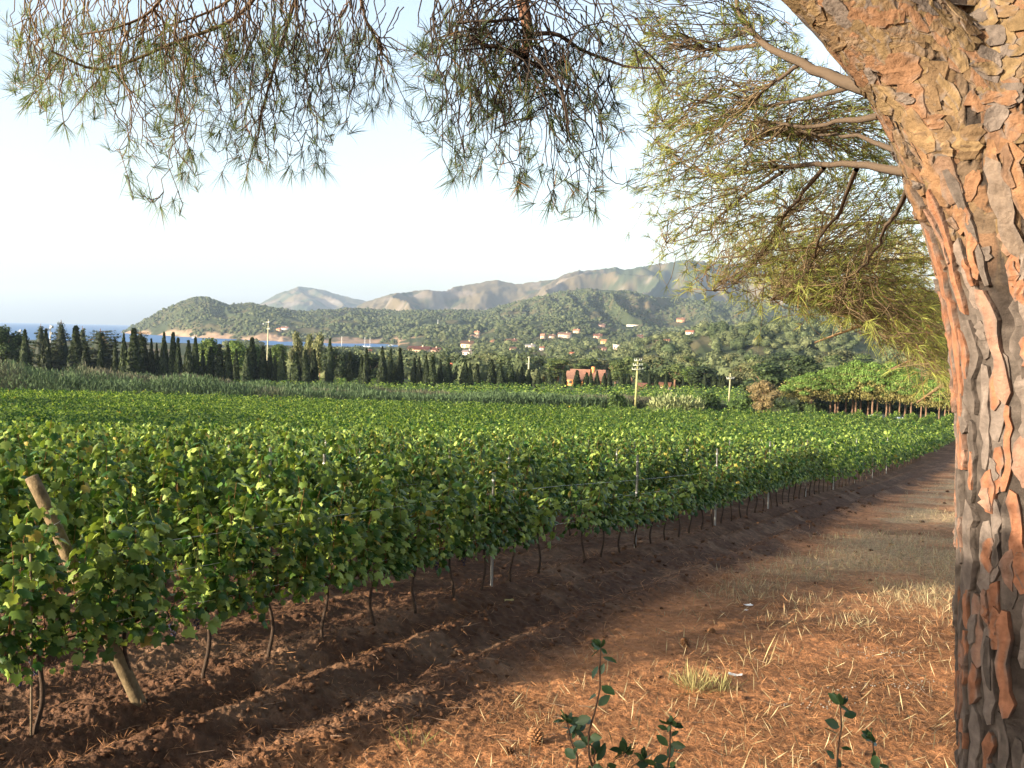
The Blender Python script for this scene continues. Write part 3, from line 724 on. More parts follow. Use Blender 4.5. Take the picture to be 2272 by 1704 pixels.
# reed clump with feathery blades
r = np.random.default_rng(9); mb = MB(); n = 2600
a = r.uniform(0, 6.28, n); q = r.random(n)**.5; hgt = (1-.5*q**2)*r.uniform(.55, 1.0, n)
B0 = np.stack([q*np.cos(a)*3.6, q*np.sin(a)*1.6, 0*q], 1); lean = np.stack([np.cos(a)*q*.45, np.sin(a)*q*.3, np.ones(n)], 1)+.16*r.standard_normal((n, 3))
P = B0+lean*(hgt*3.1*r.random(n)**.6)[:, None]
add_leaves(mb, P, r.standard_normal((n, 3))*np.array([1, 1, .4]), r.uniform(.5, 1.0, n), palette(n, r, (.10, .125, .055), (.24, .25, .115)), r, lean+.4*r.standard_normal((n, 3)), DIA*np.array([.35, 1, 1]))
p = at(1462, 890, 152)
thing('reed_clump', 'pale feathery clump of tall reeds right of the three armed pole', 'reeds', (p[0], 152, zg(p[0], 152)), None, mb.mesh('reed_clump', M_foliage), 0, (1.05, 1.05, 1.0))

# umbrella pines of the grove
def umbrella_meshes(seed, two=False):
    r = np.random.default_rng(seed); mb = MB(); wood = MB()
    n_l = 30
    for i in range(n_l):
        a = i*2.39996; q = math.sqrt((i+.5)/n_l)*.45
        z = .88-.40*(q/.47)**2.2+r.uniform(-.04, .04)
        s = r.uniform(.105, .150)
        c = (q*math.cos(a)*1.0, q*math.sin(a), z)
        n = 120
        d = r.standard_normal((n, 3)); d[:, 2] = np.abs(d[:, 2])*.9+.1; d /= np.linalg.norm(d, axis=1)[:, None]
        add_leaves(mb, np.array(c)+d*np.array([s*1.15, s*1.15, s*.62])*r.uniform(.8, 1.1, n)[:, None], d+.4*r.standard_normal((n, 3)), .034*r.uniform(.6, 1.3, n), palette(n, r, (.050, .100, .018), (.125, .190, .038), 1.0), r, d+.6*r.standard_normal((n, 3)))
        n = 110         # bare twiggy underside
        P = np.array(c)+np.stack([s*1.2*r.standard_normal(n)*.6, s*1.2*r.standard_normal(n)*.6, -r.random(n)*.17], 1)
        add_leaves(mb, P, r.standard_normal((n, 3)), .034*r.uniform(.6, 1.3, n), palette(n, r, (.11, .105, .03), (.22, .19, .07)), r)
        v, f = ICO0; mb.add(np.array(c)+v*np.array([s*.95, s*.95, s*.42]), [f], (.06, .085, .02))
        wood.tube([(q*.2*math.cos(a), q*.2*math.sin(a), .42), (q*.65*math.cos(a), q*.65*math.sin(a), .60), (c[0], c[1], z-.03)], [.012, .008, .004], 5, cap=False)
    wood.tube([(0, 0, -.04), (.015, 0, .2), (0, .01, .44), (0, 0, .75)], [.024, .02, .017, .008], 8)
    cr = mb.mesh('umbrella_crown', M_foliage)
    return cr, wood.mesh('umbrella_trunk', mat_pine_trunk)
mat_pine_trunk = mat('red_pine_trunk', (.185, .118, .078), .9, vary=.35, nscale=6, spec=.1)
UMB = [umbrella_meshes(i) for i in (3, 4, 5)]
k = 0
for cx, ct, cb, hw in sorted([(1150, 812, 1045, 150), (1175, 800, 1043, 120), (1300, 765, 1055, 140), (1325, 800, 1056, 120), (1350, 770, 1055, 130), (1400, 735, 1058, 120), (1440, 740, 1065, 120), (1468, 722, 1064, 130), (1495, 745, 1066, 120), (1575, 735, 1072, 130), (1600, 790, 1074, 110), (1660, 745, 1080, 120), (1690, 735, 1078, 130), (1745, 790, 1085, 110), (1825, 770, 1095, 125), (1885, 800, 1108, 110), (1915, 780, 1104, 120), (2005, 820, 1118, 110), (2040, 800, 1120, 120), (2062, 850, 1125, 100), (2140, 800, 1130, 130), (1540, 760, 1050, 140), (1780, 770, 1068, 140)]):
    x = 1363+cx*.3345; yt = 545.2+ct*.3345-9; yb = 545.2+cb*.3345
    rx = ray(x, yb); Ds = np.linspace(100, 190, 400); D = float(Ds[np.argmax(25+rx[2]*Ds < base_z(Ds))]) if np.any(25+rx[2]*Ds < base_z(Ds)) else 150.
    D = min(max(D, 118), 156)+rr_.uniform(-2, 2)
    p = at(x, yt, D); g = float(base_z(D)); H = p[2]-g
    sx = hw*.3345*D/2080*2.4
    o = make_tree('umbrella_pine', nxt('um')+' umbrella pine from the left in the grove, '+['bright green at its left end', 'with reddish bare trunk in its middle', 'shadier, near the big trunk'][0 if cx < 1200 else 1 if cx < 1800 else 2], 'tree', (p[0], D, g), *UMB[k % 3], ['umbrella pines left', 'umbrella pines middle', 'umbrella pines right'][0 if cx < 1200 else 1 if cx < 1800 else 2], (sx, sx, H), k*2.1)
    k += 1
# dark undergrowth standing behind the trunks of the grove
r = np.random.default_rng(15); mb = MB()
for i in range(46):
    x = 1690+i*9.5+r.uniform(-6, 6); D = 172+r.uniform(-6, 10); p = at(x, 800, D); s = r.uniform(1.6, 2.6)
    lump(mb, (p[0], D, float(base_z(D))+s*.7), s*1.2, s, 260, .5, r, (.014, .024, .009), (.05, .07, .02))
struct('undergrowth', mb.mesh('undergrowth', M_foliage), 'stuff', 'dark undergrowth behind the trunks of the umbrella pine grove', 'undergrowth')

# ------------------------------------------------------------------ buildings
def house(name, label, x, ybase, wpx, hpx, D, wall, roof, yaw=.35, depth=.8, group=None, wins=3, flat=False, storeys=1, extra_wing=None):
    p = at(x, ybase, D); w = wpx*D/2080; h = hpx*D/2080; d = max(w*depth, 4)
    eave = h*(.66 if not flat else .92); rz = p[2]
    o = thing(name, label, 'house', tuple(p), group, None, yaw)
    mb = MB(); mb.box(-w/2, 0, -4, w/2, d, eave, wall)
    if not flat: mb.add([(-w/2, 0, eave), (-w/2, d, eave), (-w/2, d/2, h*.98), (w/2, 0, eave), (w/2, d, eave), (w/2, d/2, h*.98)], [np.array([(0, 2, 1)]), np.array([(3, 4, 5)])], wall)
    link('wall', mb.mesh('wall', M_generic), o)
    mb = MB(); e = .05*w+.2
    if flat: mb.box(-w/2-e*.5, -e*.5, eave+.002, w/2+e*.5, d+e*.5, h, roof)
    else:
        t = .22
        for s in (0, 1):
            y0 = -e if s == 0 else d+e; ze = eave-(h-eave)*e/(d/2)
            V = [(-w/2-e, y0, ze), (w/2+e, y0, ze), (w/2+e, d/2, h), (-w/2-e, d/2, h)]
            V += [(a, b_, c+t) for a, b_, c in V]
            mb.add(V, [np.array([(0, 1, 2, 3), (4, 5, 6, 7), (0, 1, 5, 4), (0, 3, 7, 4), (1, 2, 6, 5)])], roof)
    r_o = link('roof', mb.mesh('roof', M_generic), o)
    if not flat and w > 7:
        mb = MB(); cw = .35+w*.012; mb.box(w*.18-cw, d*.40-cw, h*.70, w*.18+cw, d*.40+cw, h+1.0, wall); link('chimney', mb.mesh('chimney', M_generic), r_o)
    for s in range(storeys):
        for k in range(wins):
            fx = -w/2+w*(k+.5)/wins; zz = eave*(s+.45)/storeys; ww = min(w/wins*.22, .8); hh = min(eave/storeys*.24, .8)
            mb = MB(); mb.box(fx-ww, -.05, zz-hh, fx+ww, .06, zz+hh, (.10, .08, .07)); link('window', mb.mesh('window', M_generic), o)
    return o
ORG, TERR, CRM, WHT, PNK, YEL, RED = (.70, .30, .10), (.58, .29, .18), (.62, .46, .30), (.72, .64, .55), (.60, .36, .27), (.62, .42, .18), (.52, .13, .07)
# the large orange house
house('farmhouse', 'large orange farmhouse with brick red roof behind the cypresses', 1266, 850, 68, 50, 268, ORG, TERR, -.22, .55, None, 5, False, 2)
house('house_wing', 'narrow orange side wing at the left gable of the large orange house', 1231, 845, 16, 42, 262, (.72, .32, .11), TERR, -.22, 1.2, None, 1, False, 2)
house('cottage', 'low pink cottage with red tiled roof beside the three armed pole', 1397, 858, 40, 28, 236, (.66, .42, .34), (.50, .20, .12), -.3, .7, None, 2)
house('cottage', 'small orange roofed shed right of the pink cottage', 1434, 846, 22, 18, 246, CRM, (.56, .22, .10), -.3, .8, None, 1)
house('red_house', 'long reddish house half hidden by cypresses left of centre', 962, 815, 54, 24, 300, RED, (.40, .15, .09), -.25, .5, None, 4)
house('small_shed', 'low grey roofed shed between cypresses below the reddish house', 876, 836, 26, 15, 232, WHT, (.16, .11, .10), .2, .7, None, 1)
house('small_shed', 'pale little shed just right of the cypress pair below the reddish house', 952, 836, 20, 13, 234, WHT, (.30, .26, .24), .2, .7, None, 1)
house('roadside_hut', 'tiny white and red hut glimpsed under the left cypresses', 236, 806, 20, 13, 224, (.75, .62, .52), (.45, .14, .08), .3, .7, None, 1)
far_houses = [  # label, x, ybase, w, h, D, wall, roof, flat
 ('long cream hotel with red roof beside the bay', 903, 764, 44, 13, 1010, CRM, (.45, .16, .10), 0, 6),
 ('brown roofed annexe at the right end of the long cream hotel', 936, 763, 26, 10, 1020, PNK, (.33, .15, .10), 0, 3),
 ('cream house pair below the long cream hotel', 905, 774, 16, 9, 820, (.72, .58, .44), (.50, .2, .12), 0, 2),
 ('tall cream house with tower like right end above the white villa', 1008, 752, 26, 13, 1080, (.72, .56, .36), (.45, .22, .12), 0, 3),
 ('white villa at the valley edge below the tall cream house', 1009, 767, 22, 9, 960, WHT, (.60, .42, .34), 0, 3),
 ('long terracotta roofed house left of a pair on the valley slope', 1073, 744, 30, 8, 1180, PNK, (.55, .24, .13), 0, 3),
 ('terracotta roofed house right of a pair on the valley slope', 1106, 742, 26, 8, 1190, PNK, (.55, .22, .12), 0, 3),
 ('white low house under pine crowns in mid valley', 1144, 751, 20, 6, 1080, WHT, (.5, .42, .36), 0, 2),
 ('cream narrow house on the slope above mid valley', 1171, 732, 9, 9, 1260, CRM, (.5, .25, .16), 0, 1),
 ('cream small house second along the upper slope', 1192, 731, 13, 7, 1270, CRM, (.5, .25, .16), 0, 1),
 ('long pale house with bright gables along the upper slope', 1218, 730, 26, 10, 1280, (.7, .54, .38), (.52, .28, .18), 0, 3),
 ('yellow house with dark roof right of the long pale house', 1303, 743, 12, 8, 1120, YEL, (.5, .25, .12), 0, 1),
 ('orange roofed house among trees above the yellow house', 1291, 731, 18, 8, 1230, PNK, (.55, .2, .1), 0, 2),
 ('white square house on the right valley slope', 1331, 756, 14, 10, 900, (.74, .6, .46), (.42, .36, .34), 1, 2),
 ('tiny white house with red roof low in the valley centre', 1234, 768, 9, 6, 780, WHT, (.62, .2, .1), 0, 1),
 ('pale grey greenhouse like shed above the orange house', 1299, 783, 15, 6, 520, WHT, (.62, .62, .6), 0, 1),
 ('orange house high on the right slope', 1470, 696, 17, 8, 1900, (.66, .36, .18), (.55, .25, .14), 0, 2),
 ('white house with red roof on the shoulder right of the valley', 1489, 722, 16, 7, 1400, WHT, (.5, .2, .12), 0, 2),
 ('pink roofed house below the white house on the shoulder', 1420, 742, 12, 6, 1150, PNK, (.52, .2, .14), 0, 1),
 ('small pink house on the far right slope', 1385, 738, 10, 8, 1180, PNK, (.48, .22, .16), 0, 1),
 ('white terrace row high above the valley', 1366, 706, 26, 4, 1700, WHT, (.55, .45, .36), 1, 4),
 ('pink house on the upper slope above the terracotta pair', 1300, 707, 14, 6, 1620, PNK, (.5, .26, .18), 0, 1),
 ('white seaside house on the headland slope', 613, 714, 16, 7, 1780, WHT, (.6, .3, .2), 0, 2),
 ('orange shore house left of the white seaside house', 600, 715, 9, 5, 1775, (.7, .4, .24), (.55, .24, .14), 0, 1),
 ('small red roofed house by the bay behind a cypress', 797, 763, 10, 7, 900, CRM, (.6, .2, .1), 0, 1),
 ('cream house on the pine slope above the hotel', 1025, 729, 18, 5, 1300, CRM, (.5, .28, .18), 0, 2),
]
rh = np.random.default_rng(818)
for q in range(7):
    hx, hy = 1040+66*q+rh.uniform(-12, 12), rh.uniform(716, 766); dk_ = q % 3
    far_houses.append((nxt('h'+str(dk_))+' '+['pale small house with red roof lost among trees of the valley', 'orange small house lost among trees of the valley', 'white low house lost among trees of the valley, from the left'][dk_], hx, hy, rh.uniform(9, 16), rh.uniform(5, 7.5), 1000, [CRM, PNK, WHT][dk_], (.52, .22, .13), 0, 1))
HPOS = []
for i, (lab, x, yb, w, h, D, wc, rc, fl, wn_) in enumerate(far_houses):
    rx = ray(x, yb); Dq = np.linspace(450, 3000, 2500); hit = 25+rx[2]*Dq < hills_z(np.full(2500, rx[0]), Dq)
    if hit.any(): D = float(Dq[np.argmax(hit)])
    HPOS.append((rx[0], D, w/2080/2+.001))
    house('house', lab, x, yb, w, h*1.2, D, wc, rc, -.1-.35*((i*7) % 3)/2, .7, 'houses scattered across the valley', wn_, bool(fl))
# low wall by the orange house
p = at(1238, 853, 238); mb = MB(); mb.box(-5, 0, -.5, 5, .4, 1.3, (.55, .42, .22)); thing('garden_wall', 'short yellowish garden wall left of the orange house', 'wall', tuple(p), None, mb.mesh('garden_wall', M_generic))

# ------------------------------------------------------------------ woods over valley and hills
r = np.random.default_rng(33)
def forest(n, d0, d1, u0, u1, shape, size, name, label, nleaf=0, lsz=.5):
    u = r.uniform(u0, u1, n); D = np.exp(r.uniform(math.log(d0), math.log(d1), n))
    z, lay = hills_z(u, D, want_layer=True)
    c = hill_color(u, D, z, lay)
    dens = fbm(u*35, D*.006, 3, 501)
    keep = (z > 1.2) & (c[:, 0] < .15) & (dens > np.where(lay < 0, .40, .36))
    for hu, hd, hw in HPOS: keep &= ~((np.abs(u-hu) < hw+3/D) & (D > hd-90) & (D < hd+20))
    keep &= ~((u > -.26) & (u < -.092) & (D < 1480) & (z+size*1.6 > 25-.0198*D))
    u, D, z, lay = u[keep], D[keep], z[keep], lay[keep]; n = len(u)
    s = size*np.exp(.42*r.standard_normal(n)-.08).clip(.35, 2.0)*np.clip(D/1100, .75, 1.6)
    t = r.random(n)[:, None]
    col = np.array([.040, .055, .025])+(np.array([.088, .098, .046])-np.array([.040, .055, .025]))*t**1.3
    col = col*(.75+.5*fbm(u*80, D*.02, 2, 505))[:, None]*(1+.35*sstep(1300, 700, D))[:, None]
    v, f = shape; k = len(v)
    jit = 1+.32*r.standard_normal((n, k, 1)); sc3 = np.stack([s*r.uniform(.8, 1.25, n), s*r.uniform(.8, 1.2, n), s*r.uniform(.55, 1.1, n)], 1)
    V = v[None]*jit*sc3[:, None]*(.82 if nleaf else 1)+np.stack([u*D, D, z+s*.55], 1)[:, None]
    F = (f[None]+(np.arange(n)*k)[:, None, None]).reshape(-1, 3)
    Cc = np.repeat(col, k, 0)
    Vs = [V.reshape(-1, 3)]; Fs = [F]; Cs = [Cc]
    if nleaf:                                   # ragged leaf clumps over each crown
        d = r.standard_normal((n, nleaf, 3)); d /= np.linalg.norm(d, axis=2)[..., None]; d[..., 2] = np.abs(d[..., 2])
        P = (d*r.uniform(.85, 1.12, (n, nleaf, 1))*sc3[:, None]+np.stack([u*D, D, z+s*.55], 1)[:, None]).reshape(-1, 3)
        V2, F2, C2_ = scatter(DIA, DIAF, P, rot_from(d.reshape(-1, 3)+.5*r.standard_normal((n*nleaf, 3)), r.uniform(0, 6.28, n*nleaf)), np.repeat(s*lsz, nleaf)*r.uniform(.6, 1.2, n*nleaf), np.repeat(col, nleaf, 0)*(.75+.55*r.random(n*nleaf))[:, None])
        Fs += [F2[0]+len(Vs[0])]; Vs.append(V2); Cs.append(C2_)
    struct(name, make_mesh(name, np.concatenate(Vs), Fs, M_forest, np.concatenate(Cs)), 'stuff', label, 'wood')
forest(3400, 270, 800, -.30, .66, ICO0, 3.6, 'valley_wood', 'wood of many mixed trees filling the valley and the near knoll', 130, .24)
forest(12000, 800, 1500, -.30, .66, ICO0, 2.6, 'valley_wood', 'scattered trees and thickets around the houses across the valley floor', 26, .36)
forest(48000, 1400, 3000, -.47, .66, ICO0, 1.55, 'hill_wood', 'continuous dark wood covering the headland and the middle hills', 0)

# ------------------------------------------------------------------ poles
GRN, CONC = (.30, .29, .12), (.52, .50, .42)
def pole(name, label, xb, yb, xt, yt, D, rpx, arms, col, ins=True, lamps=()):
    g = at(xb, yb, D); g[2] = min(g[2], zg(g[0], D)+.3) if D < 300 else g[2]
    t = at(xt, yt, D); H = t[2]-g[2]; r0 = rpx*D/2080
    o = thing(name, label, 'utility pole' if not lamps else 'floodlight', tuple(g))
    mb = MB(); mb.tube([(0, 0, -.5), (t[0]-g[0], 0, H)], [r0, r0*.62], 9, col); link('pole', mb.mesh('pole', M_generic), o)
    for z, L in arms:
        zz = H-z*D/2080; l = L*D/2080; xo = (t[0]-g[0])*zz/H; ms = MB(); ms.box(xo-l, -r0-.10, zz-.06, xo+l, -r0+.02, zz+.06, (.36, .36, .30)); a = link('crossarm', ms.mesh('crossarm', M_generic), o)
        if ins:
            for s in (-1, -.45, .45, 1):
                ms = MB(); ms.tube([(xo+s*l*.95, -r0-.04, zz+.06), (xo+s*l*.95, -r0-.04, zz+.15), (xo+s*l*.95, -r0-.04, zz+.32)], [.04, .07, .05], 7, (.38, .40, .36)); link('insulator', ms.mesh('insulator', M_generic), a)
    for dx, dz, s in lamps:
        xx, zz, s = dx*D/2080, H-dz*D/2080, s*D/2080
        ms = MB(); ms.box(xx-s, -.5, zz-s, xx+s, -.1, zz+s, (.36, .36, .34)); ms.box(xx-s*.8, -.56, zz-s*.8, xx+s*.8, -.503, zz+s*.8, (.30, .32, .33)); ms.box(min(0, xx), -.1, zz-.08, max(0, xx), .05, zz+.08, (.5, .5, .46)); link('lamp', ms.mesh('lamp', M_generic), o)
    return o
pole('utility_pole', 'tall greenish utility pole with three crossarms at the field edge', 1372, 880, 1378, 776, 156, 2.9, [(3, 8), (13, 10), (22, 12)], GRN)
pole('utility_pole', 'small pale utility pole with one crossarm left of the umbrella pines', 1574, 857, 1578, 806, 160, 2.0, [(12, 8)], (.34, .31, .18))
pole('utility_pole', 'short utility pole with square frame top behind the cypresses', 1141, 815, 1143, 770, 262, 2.2, [(2, 4), (16, 6)], (.46, .43, .26), False)
pole('floodlight_mast', 'tall pale floodlight mast with round lamps before the headland', 576, 760, 580, 690, 236, 1.8, [(6, 5)], (.36, .34, .22), False, ((6, 6, 2.0), (-6, 10, 1.8), (7, 20, 2.0)))
pole('floodlight_mast', 'pale floodlight mast with square lamps behind the left conifers', 108, 770, 109, 702, 232, 2.0, [], (.36, .36, .34), False, ((6, 4, 2.6), (-5, 10, 2.6), (7, 18, 2.2)))
pole('floodlight_mast', 'thin pale mast with small lamps at far left above the sea', 43, 770, 44, 712, 240, 1.8, [(3, 4), (9, 5)], (.6, .6, .58), False, ((4, 2, 1.5), (-4, 6, 1.5)))
pole('mast', 'thin aerial mast on the little wooded knoll above the bay', 946, 706, 946, 690, 1830, .8, [(1, 1)], (.5, .5, .48), False)

# ------------------------------------------------------------------ boats
def boat(label, x, y, L, mast, D, cat='sailboat'):
    p = at(x, y, D); D = -(25)/ray(x, y)[2] if ray(x, y)[2] < 0 else D
    p = at(x, y, D); p[2] = 0
    o = thing(cat, label, 'boat', tuple(p), 'boats moored in the bay', None, .3)
    q = np.linspace(-1, 1, 11); wd = np.sqrt(np.clip(1-((q+.25)/1.25)**2, .02, 1))*L*.14
    V = []; 
    for a, w in zip(q, wd):
        V += [(a*L/2, -w, 1.2+.3*max(a, 0)), (a*L/2, -w*.6, -.3), (a*L/2, w*.6, -.3), (a*L/2, w, 1.2+.3*max(a, 0))]
    mb = MB(); mb.add(V, [np.array([(i*4+j, i*4+(j+1) % 4, i*4+4+(j+1) % 4, i*4+4+j) for i in range(10) for j in range(4)]), np.array([(0, 1, 2, 3), (40, 41, 42, 43)])], (.8, .8, .78)); link('hull', mb.mesh('hull', M_generic), o)
    mb = MB(); mb.box(-L*.22, -L*.08, 1.202, L*.15, L*.08, 2.1, (.75, .76, .78)); link('cabin', mb.mesh('cabin', M_generic), o)
    if mast:
        mb = MB(); mb.tube([(0, 0, 1.2), (0, 0, mast)], [.22, .16], 6, (.8, .8, .78)); mb.tube([(-L*.4, 0, 2.6), (0, 0, 2.6)], .2, 6, (.7, .7, .7)); link('mast', mb.mesh('mast', M_generic), o)
boat('white sailboat with tall mast, leftmost in the bay', 738, 754, 11, 15, 1150)
boat('white sailboat with thin mast, second from the left in the bay', 788, 751, 10, 14, 1250)
boat('white sailboat with furled sail beside the second mast in the bay', 799, 752, 13, 13, 1250)
boat('long white motor yacht right of the sailboats', 829, 753, 17, 0, 1250, 'motorboat')
boat('tiny white motorboat close to the far beach', 845, 747, 8, 0, 1350, 'motorboat')
boat('tiny white boat in open water below the headland', 420, 731, 12, 8, 1500)

# ------------------------------------------------------------------ cars under the pines
def car(label, x, yb, D, yaw, paint):
    p = at(x, yb, D); p[2] = zg(p[0], D)
    o = thing('parked_car', label, 'car', tuple(p), 'cars parked under the pines', None, yaw)
    prof = [(-2.05, .35), (-2.1, .75), (-1.95, 1.0), (-1.45, 1.45), (-.6, 1.52), (.35, 1.45), (1.0, 1.0), (1.9, .85), (2.05, .6), (2.02, .35)]
    mb = MB(); k = len(prof); V = []
    for yy, s in ((-.82, .96), (-.78, 1), (.78, 1), (.82, .96)): V += [(x_, yy*(1-.16*max(0, z_-.95)), z_*s) for x_, z_ in prof]
    F = [np.array([(a*k+i, a*k+(i+1) % k, (a+1)*k+(i+1) % k, (a+1)*k+i) for a in range(3) for i in range(k)]), np.array([tuple(range(k))]), np.array([tuple(range(3*k, 4*k))])]
    mb.add(V, F); link('body', mb.mesh('body', paint, attr=False), o)
    for nm, V in (('side_window', [(-1.4, -.79, 1.05), (.75, -.79, 1.05), (.3, -.745, 1.38), (-1.25, -.745, 1.40)]), ('rear_window', [(-1.93, -.6, 1.05), (-1.93, .6, 1.05), (-1.53, .55, 1.40), (-1.53, -.55, 1.40)]), ('windscreen', [(.98, -.6, 1.05), (.98, .6, 1.05), (.42, .55, 1.43), (.42, -.55, 1.43)])):
        V = np.array(V)*np.array([1.015, 1.03, 1.0]); mb = MB(); mb.add(V, [np.array([(0, 1, 2, 3)])]); link(nm, mb.mesh(nm, M_glass, attr=False), o)
    for a in (-1.3, 1.3):
        for b_ in (-.72, .72):
            mb = MB(); mb.tube([(a, b_-.1, .32), (a, b_+.1, .32)], .32, 14); wv = link('wheel', mb.mesh('wheel', M_rubber, attr=False), o)
            mb = MB(); mb.tube([(a, b_-.12, .32), (a, b_+.12, .32)], .18, 10); link('rim', mb.mesh('rim', M_metal, attr=False), wv)
    for b_ in (-.6, .6):
        mb = MB(); mb.box(-2.12, b_-.14, .72, -2.04, b_+.14, .9, (.5, .04, .03)); link('tail_light', mb.mesh('tail_light', M_generic), o)
car('white car parked under the umbrella pines with its rear to the field', 1941, 912, 134, 1.15, M_car)
car('pale car mostly hidden among umbrella pine trunks left of the white car', 1897, 909, 139, .9, mat('silver_paint', (.45, .47, .48), .35, metal=.4))

# ------------------------------------------------------------------ the big pine: trunk and limbs as one smooth body with plated bark
PD = 3.2
def tp(x, y, D=PD): return at(x, y, D)
bm_parts = MB()
edge = [(1800, 2066), (1659, 2066), (1300, 2067), (900, 2066), (700, 2048), (560, 2016), (470, 1992), (400, 1972)]
ax = []; rd = []
for y, x in edge:
    e = tp(x, y); R = .305+.03*sstep(800, 400, y); ax.append((e[0]+R*1.10+.006, PD+.04, e[2])); rd.append(R-.024)
base_pt = (ax[0][0]+.01, PD+.04, 22.3); ax = [base_pt]+ax; rd = [.36]+rd
# main stem onwards, up and to the right
ax += [tuple(tp(2205, 280)+np.array([0, .06, 0])), tuple(tp(2245, 120)+np.array([0, .1, 0])), tuple(tp(2275, -60)+np.array([0, .16, 0])), tuple(tp(2300, -420)+np.array([0, .3, 0]))]; rd += [.345, .33, .31, .27]
limb = [tp(2150, 425)+np.array([0, .04, 0]), tp(2084, 262), tp(1990, 138), tp(1845, -8, 3.15), tp(1652, -180, 3.1), tp(1380, -380, 3.05)]; lr = [.225, .225, .188, .152, .14, .13]
def dense(P, R, n):
    P = np.asarray(P, float); q = np.linspace(0, len(P)-1, n); i = np.arange(len(P))
    f = [pchip(i, P[:, k]) for k in range(3)]; return np.stack([g(q) for g in f], 1), np.interp(q, i, R)
AX, AR = dense(ax, rd, 60); LX, LR = dense(limb, lr, 40)
bm_parts.tube(AX, AR, 28); bm_parts.tube(LX, LR, 28)
v, f = ICO2
for c, s in ((tp(2110, 300)+np.array([0, .02, 0]), .235), (tp(2000, 356)+np.array([.10, .0, 0]), .055), (tp(1998, 92)+np.array([0.03, -.11, .0]), .06)):
    bm_parts.add(v*s+c, [f])
tmp = link('tmp', bm_parts.mesh('tmp', M_bark, attr=False))
md = tmp.modifiers.new('r', 'REMESH'); md.mode = 'VOXEL'; md.voxel_size = .0058
ms_ = tmp.modifiers.new('s', 'SMOOTH'); ms_.factor = .5; ms_.iterations = 55
dg = bpy.context.evaluated_depsgraph_get(); me = bpy.data.meshes.new_from_object(tmp.evaluated_get(dg)); bpy.data.objects.remove(tmp)
n = len(me.vertices); P = np.empty(n*3, np.float32); me.vertices.foreach_get('co', P); P = P.reshape(-1, 3).astype(float)
SM = P.copy()
NN = np.empty(n*3, np.float32); me.vertex_normals.foreach_get('vector', NN); NN = NN.reshape(-1, 3).astype(float)
def h3(i, j, k, s): return _h(i*7+k*131, j*13-k*57, s)
def voro(Q, seed):
    I = np.floor(Q).astype(np.int64); n = len(Q); f1 = np.full(n, 9.); f2 = np.full(n, 9.); idv = np.zeros(n); gr = np.zeros(n)
    for a in (-1, 0, 1):
        for b in (-1, 0, 1):
            for c in (-1, 0, 1):
                J = I+np.array([a, b, c]); hx = h3(J[:, 0], J[:, 1], J[:, 2], seed); hy = h3(J[:, 0], J[:, 1], J[:, 2], seed+1); hz_ = h3(J[:, 0], J[:, 1], J[:, 2], seed+2)
                d = np.sqrt((J[:, 0]+.15+.7*hx-Q[:, 0])**2+(J[:, 1]+.15+.7*hy-Q[:, 1])**2+(J[:, 2]+.15+.7*hz_-Q[:, 2])**2)
                nw = d < f1; f2 = np.where(nw, f1, np.minimum(f2, d)); f1 = np.where(nw, d, f1); idv = np.where(nw, h3(J[:, 0], J[:, 1], J[:, 2], seed+3), idv)
    return f1, f2, idv
def vn3(x, y, z, sd):
    k = np.floor(z).astype(np.int64); fz = z-k; fz = fz*fz*(3-2*fz)
    ix = np.floor(x).astype(np.int64); iy = np.floor(y).astype(np.int64); fx = x-ix; fy = y-iy; fx = fx*fx*(3-2*fx); fy = fy*fy*(3-2*fy)
    def lay(kk):
        a = h3(ix, iy, kk, sd); b = h3(ix+1, iy, kk, sd); c = h3(ix, iy+1, kk, sd); d = h3(ix+1, iy+1, kk, sd)
        return (a+(b-a)*fx)*(1-fy)+(c+(d-c)*fx)*fy
    return lay(k)*(1-fz)+lay(k+1)*fz
upz = sstep(24.95, 25.75, P[:, 2])          # 0 on the long plated bole, 1 on the scaly crown of the bole
axd = np.array([[0.03, 0, 1.0]])
warp = np.stack([fbm(P[:, 0]*5+P[:, 1]*4, P[:, 2]*3, 3, 601+i)-.5 for i in range(3)], 1)
Q = P+warp*np.array([.10, .10, .16])
Q = Q-np.array([1.8, 3.2, 24.9]); al = np.sum(Q*axd, 1)[:, None]*axd; tr = Q-al
f1, f2, idl = voro(tr*14+al*14/6.5, 71); el = f2-f1
f1, f2, idu = voro(tr*21+al*21/1.7, 171); eu = f2-f1
fine = fbm(P[:, 0]*60+P[:, 1]*55, P[:, 2]*16, 4, 620); fine2 = fbm(P[:, 0]*45+P[:, 1]*40, P[:, 2]*60, 3, 640)
rough = fbm(P[:, 0]*22+P[:, 1]*19, P[:, 2]*7, 3, 645)
idv = np.where(upz > .3+.6*rough-.12, idu, idl); ev = np.where(upz > .3+.6*rough-.12, eu*1.3, el)
def n3(a, b, sd): return vn3(P[:, 0]*a+warp[:, 0]*1.2, P[:, 1]*a+warp[:, 1]*1.2, P[:, 2]*b, sd)
lvl = lambda a, b, sd: np.abs(n3(a, b, sd)-.5+.30*(n3(a*2.3, b*2.6, sd+7)-.5)+.12*(n3(a*5, b*6, sd+9)-.5))
fl = np.minimum(lvl(21, 2.1, 800), lvl(15, 1.5, 860)*1.3); fu_ = np.minimum(lvl(17, 4.5, 830), lvl(10, 2.2, 880))
big = fbm(P[:, 0]*5+P[:, 1]*5, P[:, 2]*1.1, 3, 660)
wl = np.clip(.050+.34*(big-.38), .022, .15); wu = np.clip(.022+.14*(big-.42), .010, .06)
ff = fl*(1-upz)+fu_*upz; wf = wl*(1-upz)+wu*upz
plate = sstep(wf*.62, wf*1.02+.006, ff)
crack = sstep(.015, .07, ev+.05*(fine-.5))
shelf = np.floor(idv*4)/4
deep = .030*(1-.5*upz)
